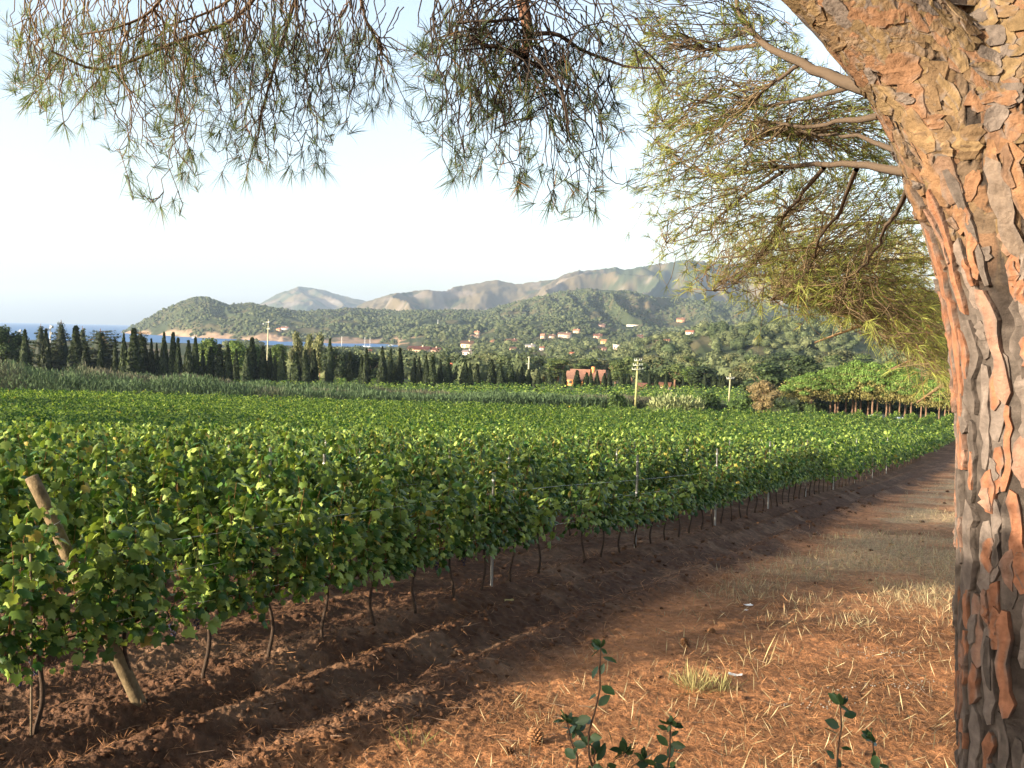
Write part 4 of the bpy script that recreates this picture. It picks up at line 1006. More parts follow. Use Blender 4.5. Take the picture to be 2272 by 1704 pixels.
hgt = (-deep*.5*(1-plate)+.004*shelf*plate-.005*(1-crack)*plate)*upz+.006*(fine-.5)+.016*(rough-.5)+.006*(fine2-.5)*upz
P = P+NN*hgt[:, None]
c_or = np.array([.265, .122, .070]); c_pk = np.array([.245, .145, .105]); c_gr = np.array([.150, .122, .105]); c_dk = np.array([.078, .064, .055]); c_tn = np.array([.235, .155, .088]); c_fu = np.array([.034, .027, .023]); c_yl = np.array([.27, .185, .098])
pc = np.select([idv < .30, idv < .52, idv < .80], [0, 1, 2], 3)
cu = np.array([c_tn*.6+c_or*.4, c_yl, c_tn, c_tn*.6+c_gr*.4])[pc]*.55
cu = cu*(.62+.76*fine)[:, None]*(.75+.5*rough)[:, None]
fur = (1-np.minimum(plate, .4+.6*crack))[:, None]; cu = cu*(1-fur)+c_fu*fur
cb = (c_fu+(c_dk*1.15-c_fu)*sstep(.35, .65, rough)[:, None])*(.6+.8*fine)[:, None]
uu = sstep(.1, .6, upz)[:, None]; cc = cb*(1-uu)+cu*uu
from mathutils.bvhtree import BVHTree
tri = np.empty(len(me.loops), np.int32); me.loops.foreach_get('vertex_index', tri); lt = np.empty(len(me.polygons), np.int32); me.polygons.foreach_get('loop_total', lt)
fq = tri.reshape(-1, 4) if (lt == 4).all() else None
bvh = BVHTree.FromPolygons(SM.tolist(), fq.tolist())
rb = np.random.default_rng(606); pl = MB()
def surf(o, d):
    h = bvh.ray_cast(Vector(o+d*.9), Vector(-d), 1.2)
    return (np.array(h[0]), np.array(h[1])) if h[0] is not None else (None, None)
def plate_piece(fo, th0, a0, L, W, T, col, ns=9, skew=0.):
    """one bark plate: fo(a) -> (axis point, e1, e2); th0 angle, a0 start along the axis, L length, W width, T thickness"""
    V = []; qs = np.linspace(0, 1, ns)
    wl_ = W*(.5+.17*rb.standard_normal(ns)*.7); wr_ = W*(.5+.17*rb.standard_normal(ns)*.7); cut0, cut1 = rb.uniform(-.5, .5, 2)*min(W/L, .35)
    hh = T*(1+.10*rb.standard_normal(ns)); dr = np.cumsum(rb.standard_normal(ns))*.0035+skew*qs*L
    for i, q in enumerate(qs):
        e = .62 if i in (0, ns-1) else 1.
        row = []
        for k, x in enumerate((-wl_[i], -wl_[i]*.86, -wl_[i]*.3, wr_[i]*.3, wr_[i]*.86, wr_[i])):
            xx = x*e+dr[i]; aa = a0+L*(q+(cut0*(1-q)+cut1*q)*(x/W)*1.2)
            c, e1, e2, R_ = fo(aa); th = th0+xx/R_
            d = e1*math.cos(th)+e2*math.sin(th); p, nn = surf(c, d)
            if p is None: return
            hz_ = -.012 if k in (0, 5) or False else hh[i]*(1+.05*rb.standard_normal())
            if i in (0, ns-1) and k not in (0, 5): hz_ = -.006
            row.append(p+d*hz_)
        V.append(row)
        if i == 0: V.append([v_+d*(T+.006) if 0 < j < 5 else v_ for j, v_ in enumerate(row)])
        if i == ns-1: V.insert(-1, [v_+d*(T+.006) if 0 < j < 5 else v_ for j, v_ in enumerate(row)])
    nr_ = len(V); V = np.array(V).reshape(-1, 3)
    cV = np.tile(np.array(col), (len(V), 1))*(1+.10*rb.standard_normal((len(V), 1)))
    cV = cV.reshape(nr_, 6, 3); g = rb.uniform(.3, 1.0, (nr_, 1)); m_ = rb.random((nr_, 1)) < .55
    for k in (1, 4): cV[:, k] = np.where(m_, cV[:, k]*(1-g)+c_gr*.9*g, cV[:, k])
    cV[:, 0] = c_fu; cV[:, 5] = c_fu; cV[0] = c_dk; cV[-1] = c_dk
    pl.add(V, [grid_faces(nr_, 6)], cV.reshape(-1, 3).clip(.01, 1))
def fo_trunk(z):
    c = np.array([np.interp(z, AX[:, 2], AX[:, 0]), np.interp(z, AX[:, 2], AX[:, 1]), z]); return c, np.array([1., 0, 0]), np.array([0, 1., 0]), float(np.interp(z, AX[:, 2], AR))
def pick_col(up):
    q = rb.random()
    lo = c_or*.95 if q < .34 else c_pk*.95 if q < .55 else c_gr*1.0 if q < .82 else c_dk*1.2
    hi = c_yl*.74 if q < .35 else c_tn*.72 if q < .65 else (c_or+c_tn)*.45 if q < .82 else c_gr*1.05
    return (lo*.9*(1-up)+hi*.74*up)*rb.uniform(.82, 1.15)
ncol = 40
for ci in range(ncol):
    th = 2*math.pi*ci/ncol; z = 22.5+rb.uniform(0, .3); wob = 0
    if not (rad(140) < th < rad(372)): continue
    while z < 26.5:
        up = float(sstep(24.95, 25.75, np.array([z]))[0])
        L = rb.uniform(.10, .42)*(1-.62*up); wob += rb.normal(0, .05); wob *= .9
        W = rb.uniform(.026, .056)*(1+.35*up); T = rb.uniform(.009, .024)*(1-.38*up)
        if rb.random() < .93:
            col = pick_col(up); sk = rb.normal(0, .05+.12*up)
            plate_piece(fo_trunk, th+wob*.6+rb.normal(0, .03), z, L, W, T, col, 9 if L > .15 else 6, sk)
            if rb.random() < .55: plate_piece(fo_trunk, th+wob*.6+rb.normal(0, .02), z+L*rb.uniform(.05, .45), L*rb.uniform(.3, .55), W*rb.uniform(.5, .85), T+rb.uniform(.004, .008), pick_col(up), 6, sk)
        z += L+rb.uniform(-.01, .03)*(1-.5*up)
for i in range(130):                                   # short scales over the fork
    z = rb.uniform(25.2, 26.5); up = 1.
    plate_piece(fo_trunk, rad(rb.uniform(150, 365)), z, rb.uniform(.04, .11), rb.uniform(.03, .07), rb.uniform(.005, .012), pick_col(up), 5, rb.normal(0, .3))
LD = (LX[-1]-LX[0])/np.linalg.norm(LX[-1]-LX[0]); LE1 = np.cross(LD, [0, 1., 0]); LE1 /= np.linalg.norm(LE1); LE2 = np.cross(LD, LE1)
LS_ = np.concatenate([[0], np.cumsum(np.linalg.norm(np.diff(LX, axis=0), axis=1))])
def fo_limb(a):
    return np.array([np.interp(a, LS_, LX[:, k]) for k in range(3)]), LE1, LE2, float(np.interp(a, LS_, LR))
for i in range(420):
    plate_piece(fo_limb, rb.uniform(0, 6.283), rb.uniform(.25, 1.35), rb.uniform(.04, .13), rb.uniform(.025, .06), rb.uniform(.004, .010), pick_col(1.), 5, rb.normal(0, .2))
Vt = np.concatenate([P]+pl.V); Ct = np.concatenate([cc]+pl.C); Fp = np.concatenate(pl.F)+len(P)
me = make_mesh('trunk', Vt, [fq, Fp], M_bark, Ct)
me.polygons.foreach_set('use_smooth', np.concatenate([np.ones(len(fq), bool), np.zeros(len(Fp), bool)])); me.update()
pine = thing('pine_tree', 'huge pine with thick plated orange grey trunk and drooping boughs at the right', 'tree', (ax[0][0], PD, 22.9))
PINE_LOC = np.array([ax[0][0], PD, 22.9])
def plink(name, me): o = link(name, me, pine); o.matrix_parent_inverse = Matrix.Translation(-Vector(PINE_LOC)); return o
tr_o = plink('trunk', me)
# broken branch stub and hole on the trunk
mb = MB(); s0 = tp(2000, 356)+np.array([.10, -.01, 0]); mb.tube([s0, s0+np.array([-.075, -.07, .01]), s0+np.array([-.085, -.08, .012])], [.036, .028, .012], 10, (.22, .12, .07)); sb = link('branch_stub', mb.mesh('branch_stub', M_bark, True), tr_o)

# boughs, twigs and needles of the big pine
def curve(P, R, n): return dense(P, R, n)
r = np.random.default_rng(404)
class Spray:
    def __init__(s): s.w = MB(); s.np = []; s.nd = []; s.nl = []; s.nt = []
    def twig(s, P, R, col, k=4): s.w.tube(P, R, k, col, cap=False)
    def tuft(s, p, d, n, L, tint, spread=.85):
        d = np.asarray(d, float); d = d/(np.linalg.norm(d)+1e-9)
        v = r.standard_normal((n, 3))*spread*.62+d
        v /= np.linalg.norm(v, axis=1)[:, None]
        back = r.random((n, 1))*.035
        s.np.append(np.asarray(p)-d*back); s.nd.append(v); s.nl.append(L*r.uniform(.7, 1.15, n)); s.nt.append(np.full(n, tint)+.25*r.standard_normal(n))
    def build(s, nm_t, nm_n, wid, parent_link, cols):
        parent_link(nm_t, s.w.mesh(nm_t, M_twig))
        P = np.concatenate(s.np); d = np.concatenate(s.nd); L = np.concatenate(s.nl); t = np.clip(np.concatenate(s.nt), 0, 1)[:, None]; n = len(P)
        side = np.cross(d, r.standard_normal((n, 3))); side /= np.linalg.norm(side, axis=1)[:, None]; side *= wid
        sag = np.array([0, 0, -1.0])*(L*.16)[:, None]
        mid = P+d*(L*.55)[:, None]+sag*.3; tipp = P+d*L[:, None]+sag
        V = np.stack([P-side, P+side, mid+side, mid-side, tipp], 1).reshape(-1, 3)
        o_ = np.arange(n)[:, None]*5
        c = np.array(cols[0])+(np.array(cols[1])-np.array(cols[0]))*t
        dead = r.random(n) < .05; c[dead] = (.32, .16, .06)
        parent_link(nm_n, make_mesh(nm_n, V, [o_+np.array([[0, 1, 2, 3]]), o_+np.array([[3, 2, 4]])], M_needle, np.repeat(c, 5, 0)))
def wavy(p0, p1, n, amp, sag=0.):
    q = np.linspace(0, 1, n)[:, None]; p0 = np.asarray(p0); p1 = np.asarray(p1); L = np.linalg.norm(p1-p0)
    w = np.cumsum(r.standard_normal((n, 3)), 0); w -= w[0]+(w[-1]-w[0])*q; w = w/np.sqrt(n)*amp*L
    return p0+(p1-p0)*q+w+np.array([0, 0, -1])*(sag*L*np.sin(q*np.pi))
def hanging(env, n_str, x0, x1, Dr, dark_x, spr, pw=1.6, top=(-60, 120), nneed=22, L=.11, anchors=None):
    ex = [a for a, b in env]; ey = [b for a, b in env]
    for i in range(n_str):
        x = r.uniform(x0, x1); em = np.interp(x, ex, ey); D = r.uniform(*Dr)
        yt = em*(1-.80*r.random()**pw)
        tip = at(x, yt, D)
        if anchors is not None and r.random() < .75:
            a = anchors[r.integers(len(anchors))]; start = np.array(a)+.06*r.standard_normal(3)
            up = at(x+(np.interp(.4, [0, 1], [0, 0])), max(-40, yt-r.uniform(150, 300)), D)
            P1 = wavy(start, start*.45+up*.55+np.array([0, 0, .05]), 5, .10, -.10); P2 = wavy(P1[-1], tip, 9, .10)
            P = np.concatenate([P1, P2[1:]])
        else:
            xs = x+r.normal(0, 40); ys = min(r.uniform(*top), yt-110)
            P = wavy(at(xs, ys, D+r.uniform(-.2, .2)), tip, 11, .11)
        lit = np.clip((dark_x-x)/260+.5+.25*r.standard_normal(), 0, 1)  # sunlit tone painted into twigs and needles, stronger to the left
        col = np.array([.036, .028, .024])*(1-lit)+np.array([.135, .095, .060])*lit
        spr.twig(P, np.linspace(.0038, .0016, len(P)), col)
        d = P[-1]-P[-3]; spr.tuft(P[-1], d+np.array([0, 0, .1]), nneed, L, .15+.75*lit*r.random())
        if r.random() < .25: continue
        for k in range(r.integers(1, 3)):
            j = r.integers(len(P)//2, len(P)-1); sd = r.standard_normal(3); sd[2] = -abs(sd[2])*.3; sd /= np.linalg.norm(sd)
            e = P[j]+sd*r.uniform(.05, .16)+np.array([0, 0, -.05]); Q = wavy(P[j], e, 5, .16, .12); Q[-1] += np.array([0, 0, .025])
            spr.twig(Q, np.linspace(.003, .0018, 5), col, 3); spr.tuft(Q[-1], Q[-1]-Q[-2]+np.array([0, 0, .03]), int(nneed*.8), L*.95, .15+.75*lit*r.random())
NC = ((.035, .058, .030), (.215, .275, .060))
# left bough, hanging in from above
sp = Spray()
envL = [(10, 215), (40, 225), (70, 235), (130, 262), (200, 285), (250, 300), (285, 455), (330, 470), (400, 442), (490, 425), (515, 372), (600, 385), (660, 372), (715, 372), (765, 320), (820, 285), (835, 160)]
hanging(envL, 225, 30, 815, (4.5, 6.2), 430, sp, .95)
for P, R in [([(620, -120, 5.2), (520, 30, 5.2), (380, 90, 5.1), (210, 150, 5.0), (110, 110, 4.9)], .013), ([(700, -160, 5.4), (640, -10, 5.4), (600, 120, 5.3), (560, 260, 5.2)], .014), ([(760, -100, 5.6), (790, 40, 5.6), (830, 110, 5.6)], .010), ([(400, -80, 4.9), (330, 20, 4.9), (250, 60, 4.8), (170, 75, 4.8)], .010), ([(650, -120, 5.0), (480, 10, 5.0), (350, 60, 4.9)], .010)]:
    c = [at(*q) for q in P]; Q, rr = curve(c, np.linspace(R, R*.4, len(c)), 16); sp.twig(Q, rr, (.11, .075, .05), 6)
    for k in range(26):
        j = r.integers(2, 15); e = Q[j]+np.array([r.normal(0, .12), r.normal(0, .12), -r.uniform(.12, .4)]); W = wavy(Q[j], e, 7, .14); sp.twig(W, np.linspace(.004, .002, 7), (.12, .08, .055)); sp.tuft(W[-1], W[-1]-W[-3], 20, .10, .6)
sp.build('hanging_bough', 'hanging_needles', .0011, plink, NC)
# middle bough
sp = Spray()
envM = [(865, 130), (885, 190), (930, 245), (945, 335), (965, 398), (1010, 388), (1060, 425), (1140, 468), (1190, 450), (1215, 465), (1280, 470), (1305, 450), (1345, 310), (1370, 250)]
stem, sr = curve([at(1110, -160, 4.6), at(1128, 0, 4.6), at(1140, 70, 4.55), at(1132, 125, 4.5)], [.036, .030, .026, .020], 14)
sp.twig(stem, sr, (.16, .085, .055), 9)
anch = [stem[-1]]
for P, R in [([(1132, 120), (1060, 100), (1000, 75), (945, 82)], .011), ([(1135, 128), (1190, 165), (1215, 210), (1232, 300)], .010), ([(1135, 75), (1195, 72), (1260, 110), (1340, 140), (1430, 148)], .012), ([(1130, 128), (1095, 165), (1070, 215), (1060, 300)], .008), ([(1128, 40), (1050, 45), (960, 50)], .008), ([(1130, 128), (1170, 180), (1260, 260), (1300, 340)], .007)]:
    c = [at(a, b, 4.5+.25*r.standard_normal()*(i > 0)) for i, (a, b) in enumerate(P)]; Q, rr = curve(c, np.linspace(R, R*.35, len(c)), 14); sp.twig(Q, rr, (.055, .04, .032), 6); anch += list(Q[3::2])
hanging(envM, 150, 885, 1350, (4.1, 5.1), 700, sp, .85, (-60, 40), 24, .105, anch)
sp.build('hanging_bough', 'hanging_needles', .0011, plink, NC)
# boughs to the right, joined to the trunk
sp = Spray(); nodes = []
for P, R in [([(1960, 372, 3.25), (1880, 362, 3.9), (1780, 360, 5.0), (1680, 372, 6.2), (1590, 385, 7.0), (1530, 372, 7.6), (1440, 340, 8.0)], .018),
             ([(1900, 195, 3.25), (1840, 180, 3.8), (1740, 130, 4.8), (1650, 95, 5.8), (1580, 30, 6.6), (1520, -20, 7.2)], .032),
             ([(1860, 182, 3.6), (1750, 205, 4.8), (1660, 205, 6.0), (1500, 190, 7.2), (1380, 230, 8.0)], .013),
             ([(1690, 372, 6.0), (1600, 430, 6.8), (1520, 500, 7.6), (1430, 540, 8.2)], .013),
             ([(1780, 362, 5.0), (1700, 460, 6.2), (1640, 560, 7.4), (1560, 600, 8.2)], .013),
             ([(1850, 366, 4.2), (1800, 480, 5.6), (1720, 640, 7.0), (1660, 700, 7.6)], .012),
             ([(1965, 380, 3.3), (1950, 480, 4.4), (1920, 600, 5.6), (1850, 720, 6.6)], .012),
             ([(1900, 250, 3.4), (1780, 275, 4.9), (1650, 280, 6.4), (1530, 300, 7.4)], .014),
             ([(1950, 330, 3.4), (1830, 300, 4.6), (1700, 310, 6.0), (1560, 330, 7.4)], .012),
             ([(1650, 95, 5.8), (1500, 120, 6.8), (1380, 90, 7.6)], .014), ([(1740, 130, 4.8), (1620, 210, 6.0), (1480, 260, 7.4)], .012)]:
    c = [at(*q) for q in P]; Q, rr = curve(c, np.linspace(R, R*.3, len(c)), 24); wz = np.cumsum(r.standard_normal(Q.shape), 0)*.02; Q = Q+wz*np.linspace(0, 1, 24)[:, None]
    sp.twig(Q, rr, (.10, .072, .05), 7); nodes += list(Q[6:])
nodes = np.array(nodes)
POLY = [(1340, 0, .45), (1450, 60, .8), (1600, 60, 1), (1700, 120, .9), (1400, 160, .9), (1500, 200, 1.1), (1650, 220, 1.3), (1800, 240, 1.1), (1880, 280, 1.0), (1480, 290, .9), (1600, 320, 1), (1750, 320, 1.1), (1880, 330, 1), (1420, 380, .55), (1520, 420, .7), (1640, 430, 1), (1760, 430, 1.2), (1880, 440, 1.2), (1950, 470, .8), (1480, 500, .45), (1600, 520, 1.), (1720, 540, 1.5), (1850, 560, 1.6), (1950, 560, 1.1), (1450, 560, .35), (1560, 600, .5), (1680, 620, 1.2), (1800, 640, 1.8), (1920, 640, 1.7), (1990, 660, .8), (1500, 640, .22), (1800, 720, 1.3), (1920, 730, 1.9), (2000, 740, 1.2), (1860, 790, .8), (1960, 800, 1.4), (2020, 820, 1.0), (1960, 860, .6), (2030, 880, .6)]
wts = np.array([p[2] for p in POLY]); wts /= wts.sum()
pick = r.choice(len(POLY), 2400, p=wts)
for i in pick:
    x = POLY[i][0]+r.normal(0, 46); y = POLY[i][1]+r.normal(0, 42)
    lim = np.interp(y, [-50, 120, 250, 330, 420, 520, 620, 700, 800, 900], [1300, 1330, 1360, 1420, 1365, 1430, 1440, 1640, 1860, 1990])
    rlim = np.interp(y, [0, 100, 200, 350, 500, 700, 900], [1640, 1740, 1890, 1960, 2000, 2045, 2060])
    if x < lim-30 or x > rlim+10 or y > np.interp(x, [1700, 1900, 2000, 2060], [680, 720, 790, 860]): continue
    D = r.uniform(5.6, 8.6) if y < 430 else r.uniform(6.0, 10.5)
    p = at(x, y, D)
    dd = np.linalg.norm(nodes-p, axis=1)+.3*r.random(len(nodes)); j = np.argmin(dd)
    hi = nodes[j]
    lit = np.clip(.55+(y-260)/500+.25*r.standard_normal(), 0, 1)  # lower sprays painted paler, a sunlit tone mixed into the colour
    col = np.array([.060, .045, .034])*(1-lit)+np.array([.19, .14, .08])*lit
    L = np.linalg.norm(hi-p)
    st_ = hi if L < .8 else p+(hi-p)/L*(r.uniform(.14, .38) if r.random() < .72 else r.uniform(.4, .8))+np.array([0, 0, .06])
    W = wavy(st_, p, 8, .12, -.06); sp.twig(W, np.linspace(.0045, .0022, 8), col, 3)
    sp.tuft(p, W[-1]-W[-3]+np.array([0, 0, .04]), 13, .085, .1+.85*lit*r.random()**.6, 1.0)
    if r.random() < .6:
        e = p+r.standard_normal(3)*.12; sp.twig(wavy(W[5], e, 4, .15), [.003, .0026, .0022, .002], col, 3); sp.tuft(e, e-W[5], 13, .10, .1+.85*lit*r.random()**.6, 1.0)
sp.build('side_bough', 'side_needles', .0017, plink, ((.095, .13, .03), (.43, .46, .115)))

# ------------------------------------------------------------------ second pine behind the trunk: fine sprays lower down, painted in sunlit tones
sp = Spray()
pine2 = thing('pine_tree', 'paler pine behind the huge trunk with dense straw coloured low sprays', 'tree', tuple(at(2190, 900, 13)[:2])+(zg(*at(2190, 900, 13)[:2]),))
L2 = np.array(pine2.location)
def p2link(name, me): o = link(name, me, pine2); o.matrix_parent_inverse = Matrix.Translation(-Vector(L2)); return o
mb = MB(); Q, rr = curve([L2+np.array([0, 0, -.3]), L2+np.array([.05, 0, 2]), L2+np.array([0, .1, 4.5]), L2+np.array([.1, 0, 8])], [.26, .22, .2, .16], 14); mb.tube(Q, rr, 12, (.26, .17, .11)); p2link('trunk', mb.mesh('trunk', M_bark, True))
nodes = []
for P in [[(2110, 560, 13), (1980, 560, 12), (1820, 580, 11.5), (1680, 620, 11)], [(2110, 640, 13), (1990, 660, 12), (1870, 700, 11.6), (1760, 740, 11.4)], [(2110, 720, 13), (2010, 760, 12.4), (1920, 800, 12.2)], [(2110, 480, 13), (1960, 480, 12.5), (1780, 490, 12), (1620, 520, 12)], [(2110, 790, 13), (2040, 830, 12.6), (1980, 870, 12.4)]]:
    c = [at(*q) for q in P]; Q, rr = curve(c, np.linspace(.04, .01, len(c)), 18); sp.twig(Q, rr, (.24, .16, .09), 6); nodes += list(Q[2:])
nodes = np.array(nodes)
POLY = [(1640, 540, .6), (1740, 560, 1.1), (1850, 570, 1.3), (1960, 560, 1.2), (1700, 640, .6), (1800, 660, 1.2), (1900, 660, 1.7), (1990, 660, 1.6), (1850, 730, 1.1), (1930, 740, 1.7), (2010, 740, 1.7), (1960, 810, 1.3), (2030, 820, 1.6), (2050, 870, 1.2), (1990, 880, .6)]
wts = np.array([p[2] for p in POLY]); wts /= wts.sum()
for i in r.choice(len(POLY), 2700, p=wts):
    x = POLY[i][0]+r.normal(0, 42); y = POLY[i][1]+r.normal(0, 38)
    if y > np.interp(x, [1700, 1900, 1990, 2070], [640, 700, 775, 870]) or x > 2075 or x < np.interp(y, [440, 600, 700, 800, 920], [1560, 1580, 1760, 1920, 2020]): continue
    p = at(x, y, r.uniform(10.5, 13)); j = np.argmin(np.linalg.norm(nodes-p, axis=1)); hi = nodes[j]; L = np.linalg.norm(hi-p); st_ = hi if L < .6 else p+(hi-p)/L*(r.uniform(.12, .35) if r.random() < .78 else r.uniform(.4, .7))
    W = wavy(st_, p, 6, .12, -.05); lit = np.clip(.75+.3*r.standard_normal(), 0, 1)
    sp.twig(W, np.linspace(.0045, .0025, 6), np.array([.13, .10, .055])*(1-lit)+np.array([.26, .20, .105])*lit, 3)
    sp.tuft(p, W[-1]-W[-3], 15, .095, .2+.8*lit*r.random()**.5, 1.1)
sp.build('low_sprays', 'needles', .0026, p2link, ((.12, .13, .035), (.47, .43, .13)))

# ------------------------------------------------------------------ trees and a hedge out of view; hedge and pines added to cast shade
r = np.random.default_rng(91)
def shade_tree(label, x, y, H, W, seed):
    rr = np.random.default_rng(seed); mb = MB(); z0 = float(base_z(y))
    for i in range(16):
        a = rr.uniform(0, 6.28); q = rr.random()**.5*W*.75
        lump(mb, (q*math.cos(a), q*math.sin(a), H*rr.uniform(.42, .92)), W*.42, H*.10, 160, .8, rr, (.03, .05, .015), (.09, .12, .035))
    t = MB(); t.tube([(0, 0, -.4), (.1, 0, H*.5), (0, .1, H*.8)], [.35, .28, .15], 9)
    make_tree('roadside_tree', label, 'tree', (x, y, z0), mb.mesh('crown', M_foliage), t.mesh('trunk', M_trunk, attr=False), 'tall trees left of the vineyard')
for i, (x, y, H, W) in enumerate([(-62, 40, 13, 7), (-70, 50, 15, 8), (-76, 62, 14, 8), (-88, 78, 15, 8), (-98, 100, 14, 9)]):
    shade_tree('tall roadside tree beside the left end of the vineyard', x, y, H, W, 900+i)
for i, (x, y, H, W) in enumerate([(-26.5, -1.5, 9.3, 3.3), (-27, 2.4, 9.8, 3.4)]):  # unseen pines added, crowns set at the height that shades the track
    z0 = float(base_z(y)); rr = np.random.default_rng(950+i); mb = MB()
    for q in range(15):
        a = q*2.4; d = math.sqrt((q+.5)/15)*W*.8; lump(mb, (d*math.cos(a), d*math.sin(a), H*.90-d*d*.10+rr.uniform(-.3, .3)), W*.26, H*.07, 110, .5, rr, (.04, .07, .018), (.11, .16, .04))
    t = MB(); t.tube([(0, 0, -.4), (.1, .1, H*.4), (0, .1, H*.86)], [.24, .2, .1], 9)
    make_tree('shade_pine', 'unseen umbrella pine added left of the viewpoint to shade the track', 'tree', (x, y, z0), mb.mesh('crown', M_foliage), t.mesh('trunk', M_trunk, attr=False), 'umbrella pines added for shade')
mb = MB()  # unseen leaf mass added to shade the lower trunk and shoots
for i in range(26):
    y = r.uniform(-1.2, 2.9); x = -3.3+.45*r.standard_normal()*.6; zt = np.interp(y, [-1.2, 1.0, 2.2, 2.9], [26.1, 26.0, 25.2, 24.4])
    s = r.uniform(.35, .5); z = r.uniform(float(base_z(y))+.3, zt-s*.8)
    lump(mb, (x, y, z), s*1.1, s, 260, .11, r, (.02, .045, .012), (.08, .13, .03))
thing('shade_hedge', 'leafy hedge added unseen left of the viewpoint to cast shade', 'shade_hedge', (0, 0, 0), None, mb.mesh('shade_hedge', M_foliage))

# ------------------------------------------------------------------ foreground: shoots, cones, litter, grass
def gpt(x, y):
    d = ray(x, y); Ds = np.linspace(4, 60, 6000); h = 25+d[2]*Ds-base_z(Ds); D = Ds[np.argmax(h < 0)]
    X, Y = d[0]*D, D; return np.array([X, Y, zg(X, Y)])
LO = np.array([(0, 0, 0), (.20, .22, .03), (.27, .5, .04), (.17, .8, .02), (0, 1, -.06), (-.17, .8, .02), (-.27, .5, .04), (-.20, .22, .03), (0, .5, -.02)])
LOF = [np.array([(8, i, (i+1) % 8) for i in range(8)])]
M_shrub = mat('shrub_leaf', attr=True, rough=.4, trans=.2, spec=.4)
def shoot(label, x, ytop, D, seed, branches, dens=.026, lf=.092, xb=None):
    r = np.random.default_rng(seed); t = at(x, ytop, D); b = at(xb or x, 1700, D); g = np.array([b[0], D, float(base_z(D))-.04])
    o = thing('shrub_shoot', label, 'shrub', tuple(g), 'green shoots in the foreground')
    w = MB(); LP, LNn, LT, LS = [], [], [], []
    def br(p0, p1, R, top):
        n = 14; Q = p0+(p1-p0)*np.linspace(0, 1, n)[:, None]; wb = np.cumsum(r.standard_normal((n, 3)), 0)*.012; wb -= np.linspace(0, 1, n)[:, None]*wb[-1]; Q = Q+wb
        w.tube(Q-g, np.linspace(R, R*.4, n), 6, (.12, .075, .05))
        L = np.linalg.norm(p1-p0); m = int(L/dens)
        for j in range(m):
            q = (j+1)/m
            if q < .25 and top: continue
            p = np.array([np.interp(q, np.linspace(0, 1, n), Q[:, c]) for c in range(3)]); a = j*2.4+r.uniform(-.4, .4)
            dr = np.array([math.cos(a), math.sin(a), .35+r.uniform(-.3, .5)])
            LP.append(p-g+dr*.012); LT.append(dr); LNn.append(np.array([-.2, -.7, .75])+.5*r.standard_normal(3)); LS.append(lf*r.uniform(.6, 1.2)*(1.05-.25*q))
        for j in range(11):
            dr = r.standard_normal(3)*.6+np.array([0, 0, .8]); LP.append(p1-g); LT.append(dr); LNn.append(r.standard_normal(3)); LS.append(lf*r.uniform(.4, .8))
        return Q
    Q = br(g, t, .009, True)
    for (q, dx, dy) in branches:
        p0 = Q[int(q*13)]; br(p0, p0+np.array([dx, r.uniform(-.12, .12), dy]), .005, False)
    link('stem', w.mesh('stem', M_wood, True), o)
    n = len(LP); c = palette(n, r, (.028, .062, .020), (.075, .13, .045), 1.2)
    V, F, C = scatter(LO, LOF, np.array(LP), rot_tip(np.array(LNn), np.array(LT)), np.array(LS), c)
    link('leaves', make_mesh('leaves', V, F, M_shrub, C), o)
shoot('tall leafy green shoot with a dark stem at the bottom centre', 1298, 1400, 4.6, 1, [(.35, -.22, .30), (.42, .24, .28), (.3, -.12, .2), (.5, .15, .22), (.55, -.10, .2)], .05)
shoot('short leafy shoot right beside the tall one at the bottom centre', 1448, 1565, 4.7, 2, [(.4, -.08, .2), (.5, .1, .2)])
shoot('small leafy shoot left of the tall one at the bottom edge', 1225, 1560, 4.5, 3, [(.5, -.1, .15)], .06)
shoot('lone leafy shoot at the bottom edge near the big trunk', 1815, 1522, 4.6, 4, [(.25, .17, .20), (.3, -.12, .12), (.2, .22, .1)], .05)
shoot('leafy shoot tip at the bottom edge right of the lone shoot', 1885, 1600, 4.5, 5, [(.4, .1, .1)])
# pine cones
def cone_mesh(seed, openv):
    r = np.random.default_rng(seed); mb = MB(); n = 84
    v, f = ICO0; mb.add(v*np.array([.03, .03, .048])+np.array([0, 0, .055]), [f], (.07, .04, .025))
    for i in range(n):
        z = (i+.5)/n; a = i*2.39996; rr = .052*math.sin(math.pi*(z*.86+.12))**.75; zz = .005+.108*z
        up = -.2+1.5*z; d = np.array([math.cos(a), math.sin(a), up*.6]); d /= np.linalg.norm(d); sd = np.array([-math.sin(a), math.cos(a), 0]); nn = np.cross(d, sd)
        c = np.array([0, 0, zz]); L = rr*(1.0+.14*openv); w = .0125*(.6+.6*math.sin(math.pi*z))
        V = [c+d*L*.35-sd*w*.4, c+d*L*.35+sd*w*.4, c+d*L+sd*w, c+d*L-sd*w, c+d*L*1.05-nn*.007*0+np.array([0, 0, -.006]), c+d*L*.6+np.array([0, 0, -.009])]
        mb.add(V, [np.array([(0, 1, 2, 3)]), np.array([(3, 2, 4), (0, 5, 1), (1, 5, 2), (2, 5, 4), (4, 5, 3), (3, 5, 0)])], np.array([.24, .12, .055])*(.6+.7*r.random()))
    return mb.mesh('pine_cone', M_generic)
CN = [cone_mesh(1, 1.), cone_mesh(2, .6)]
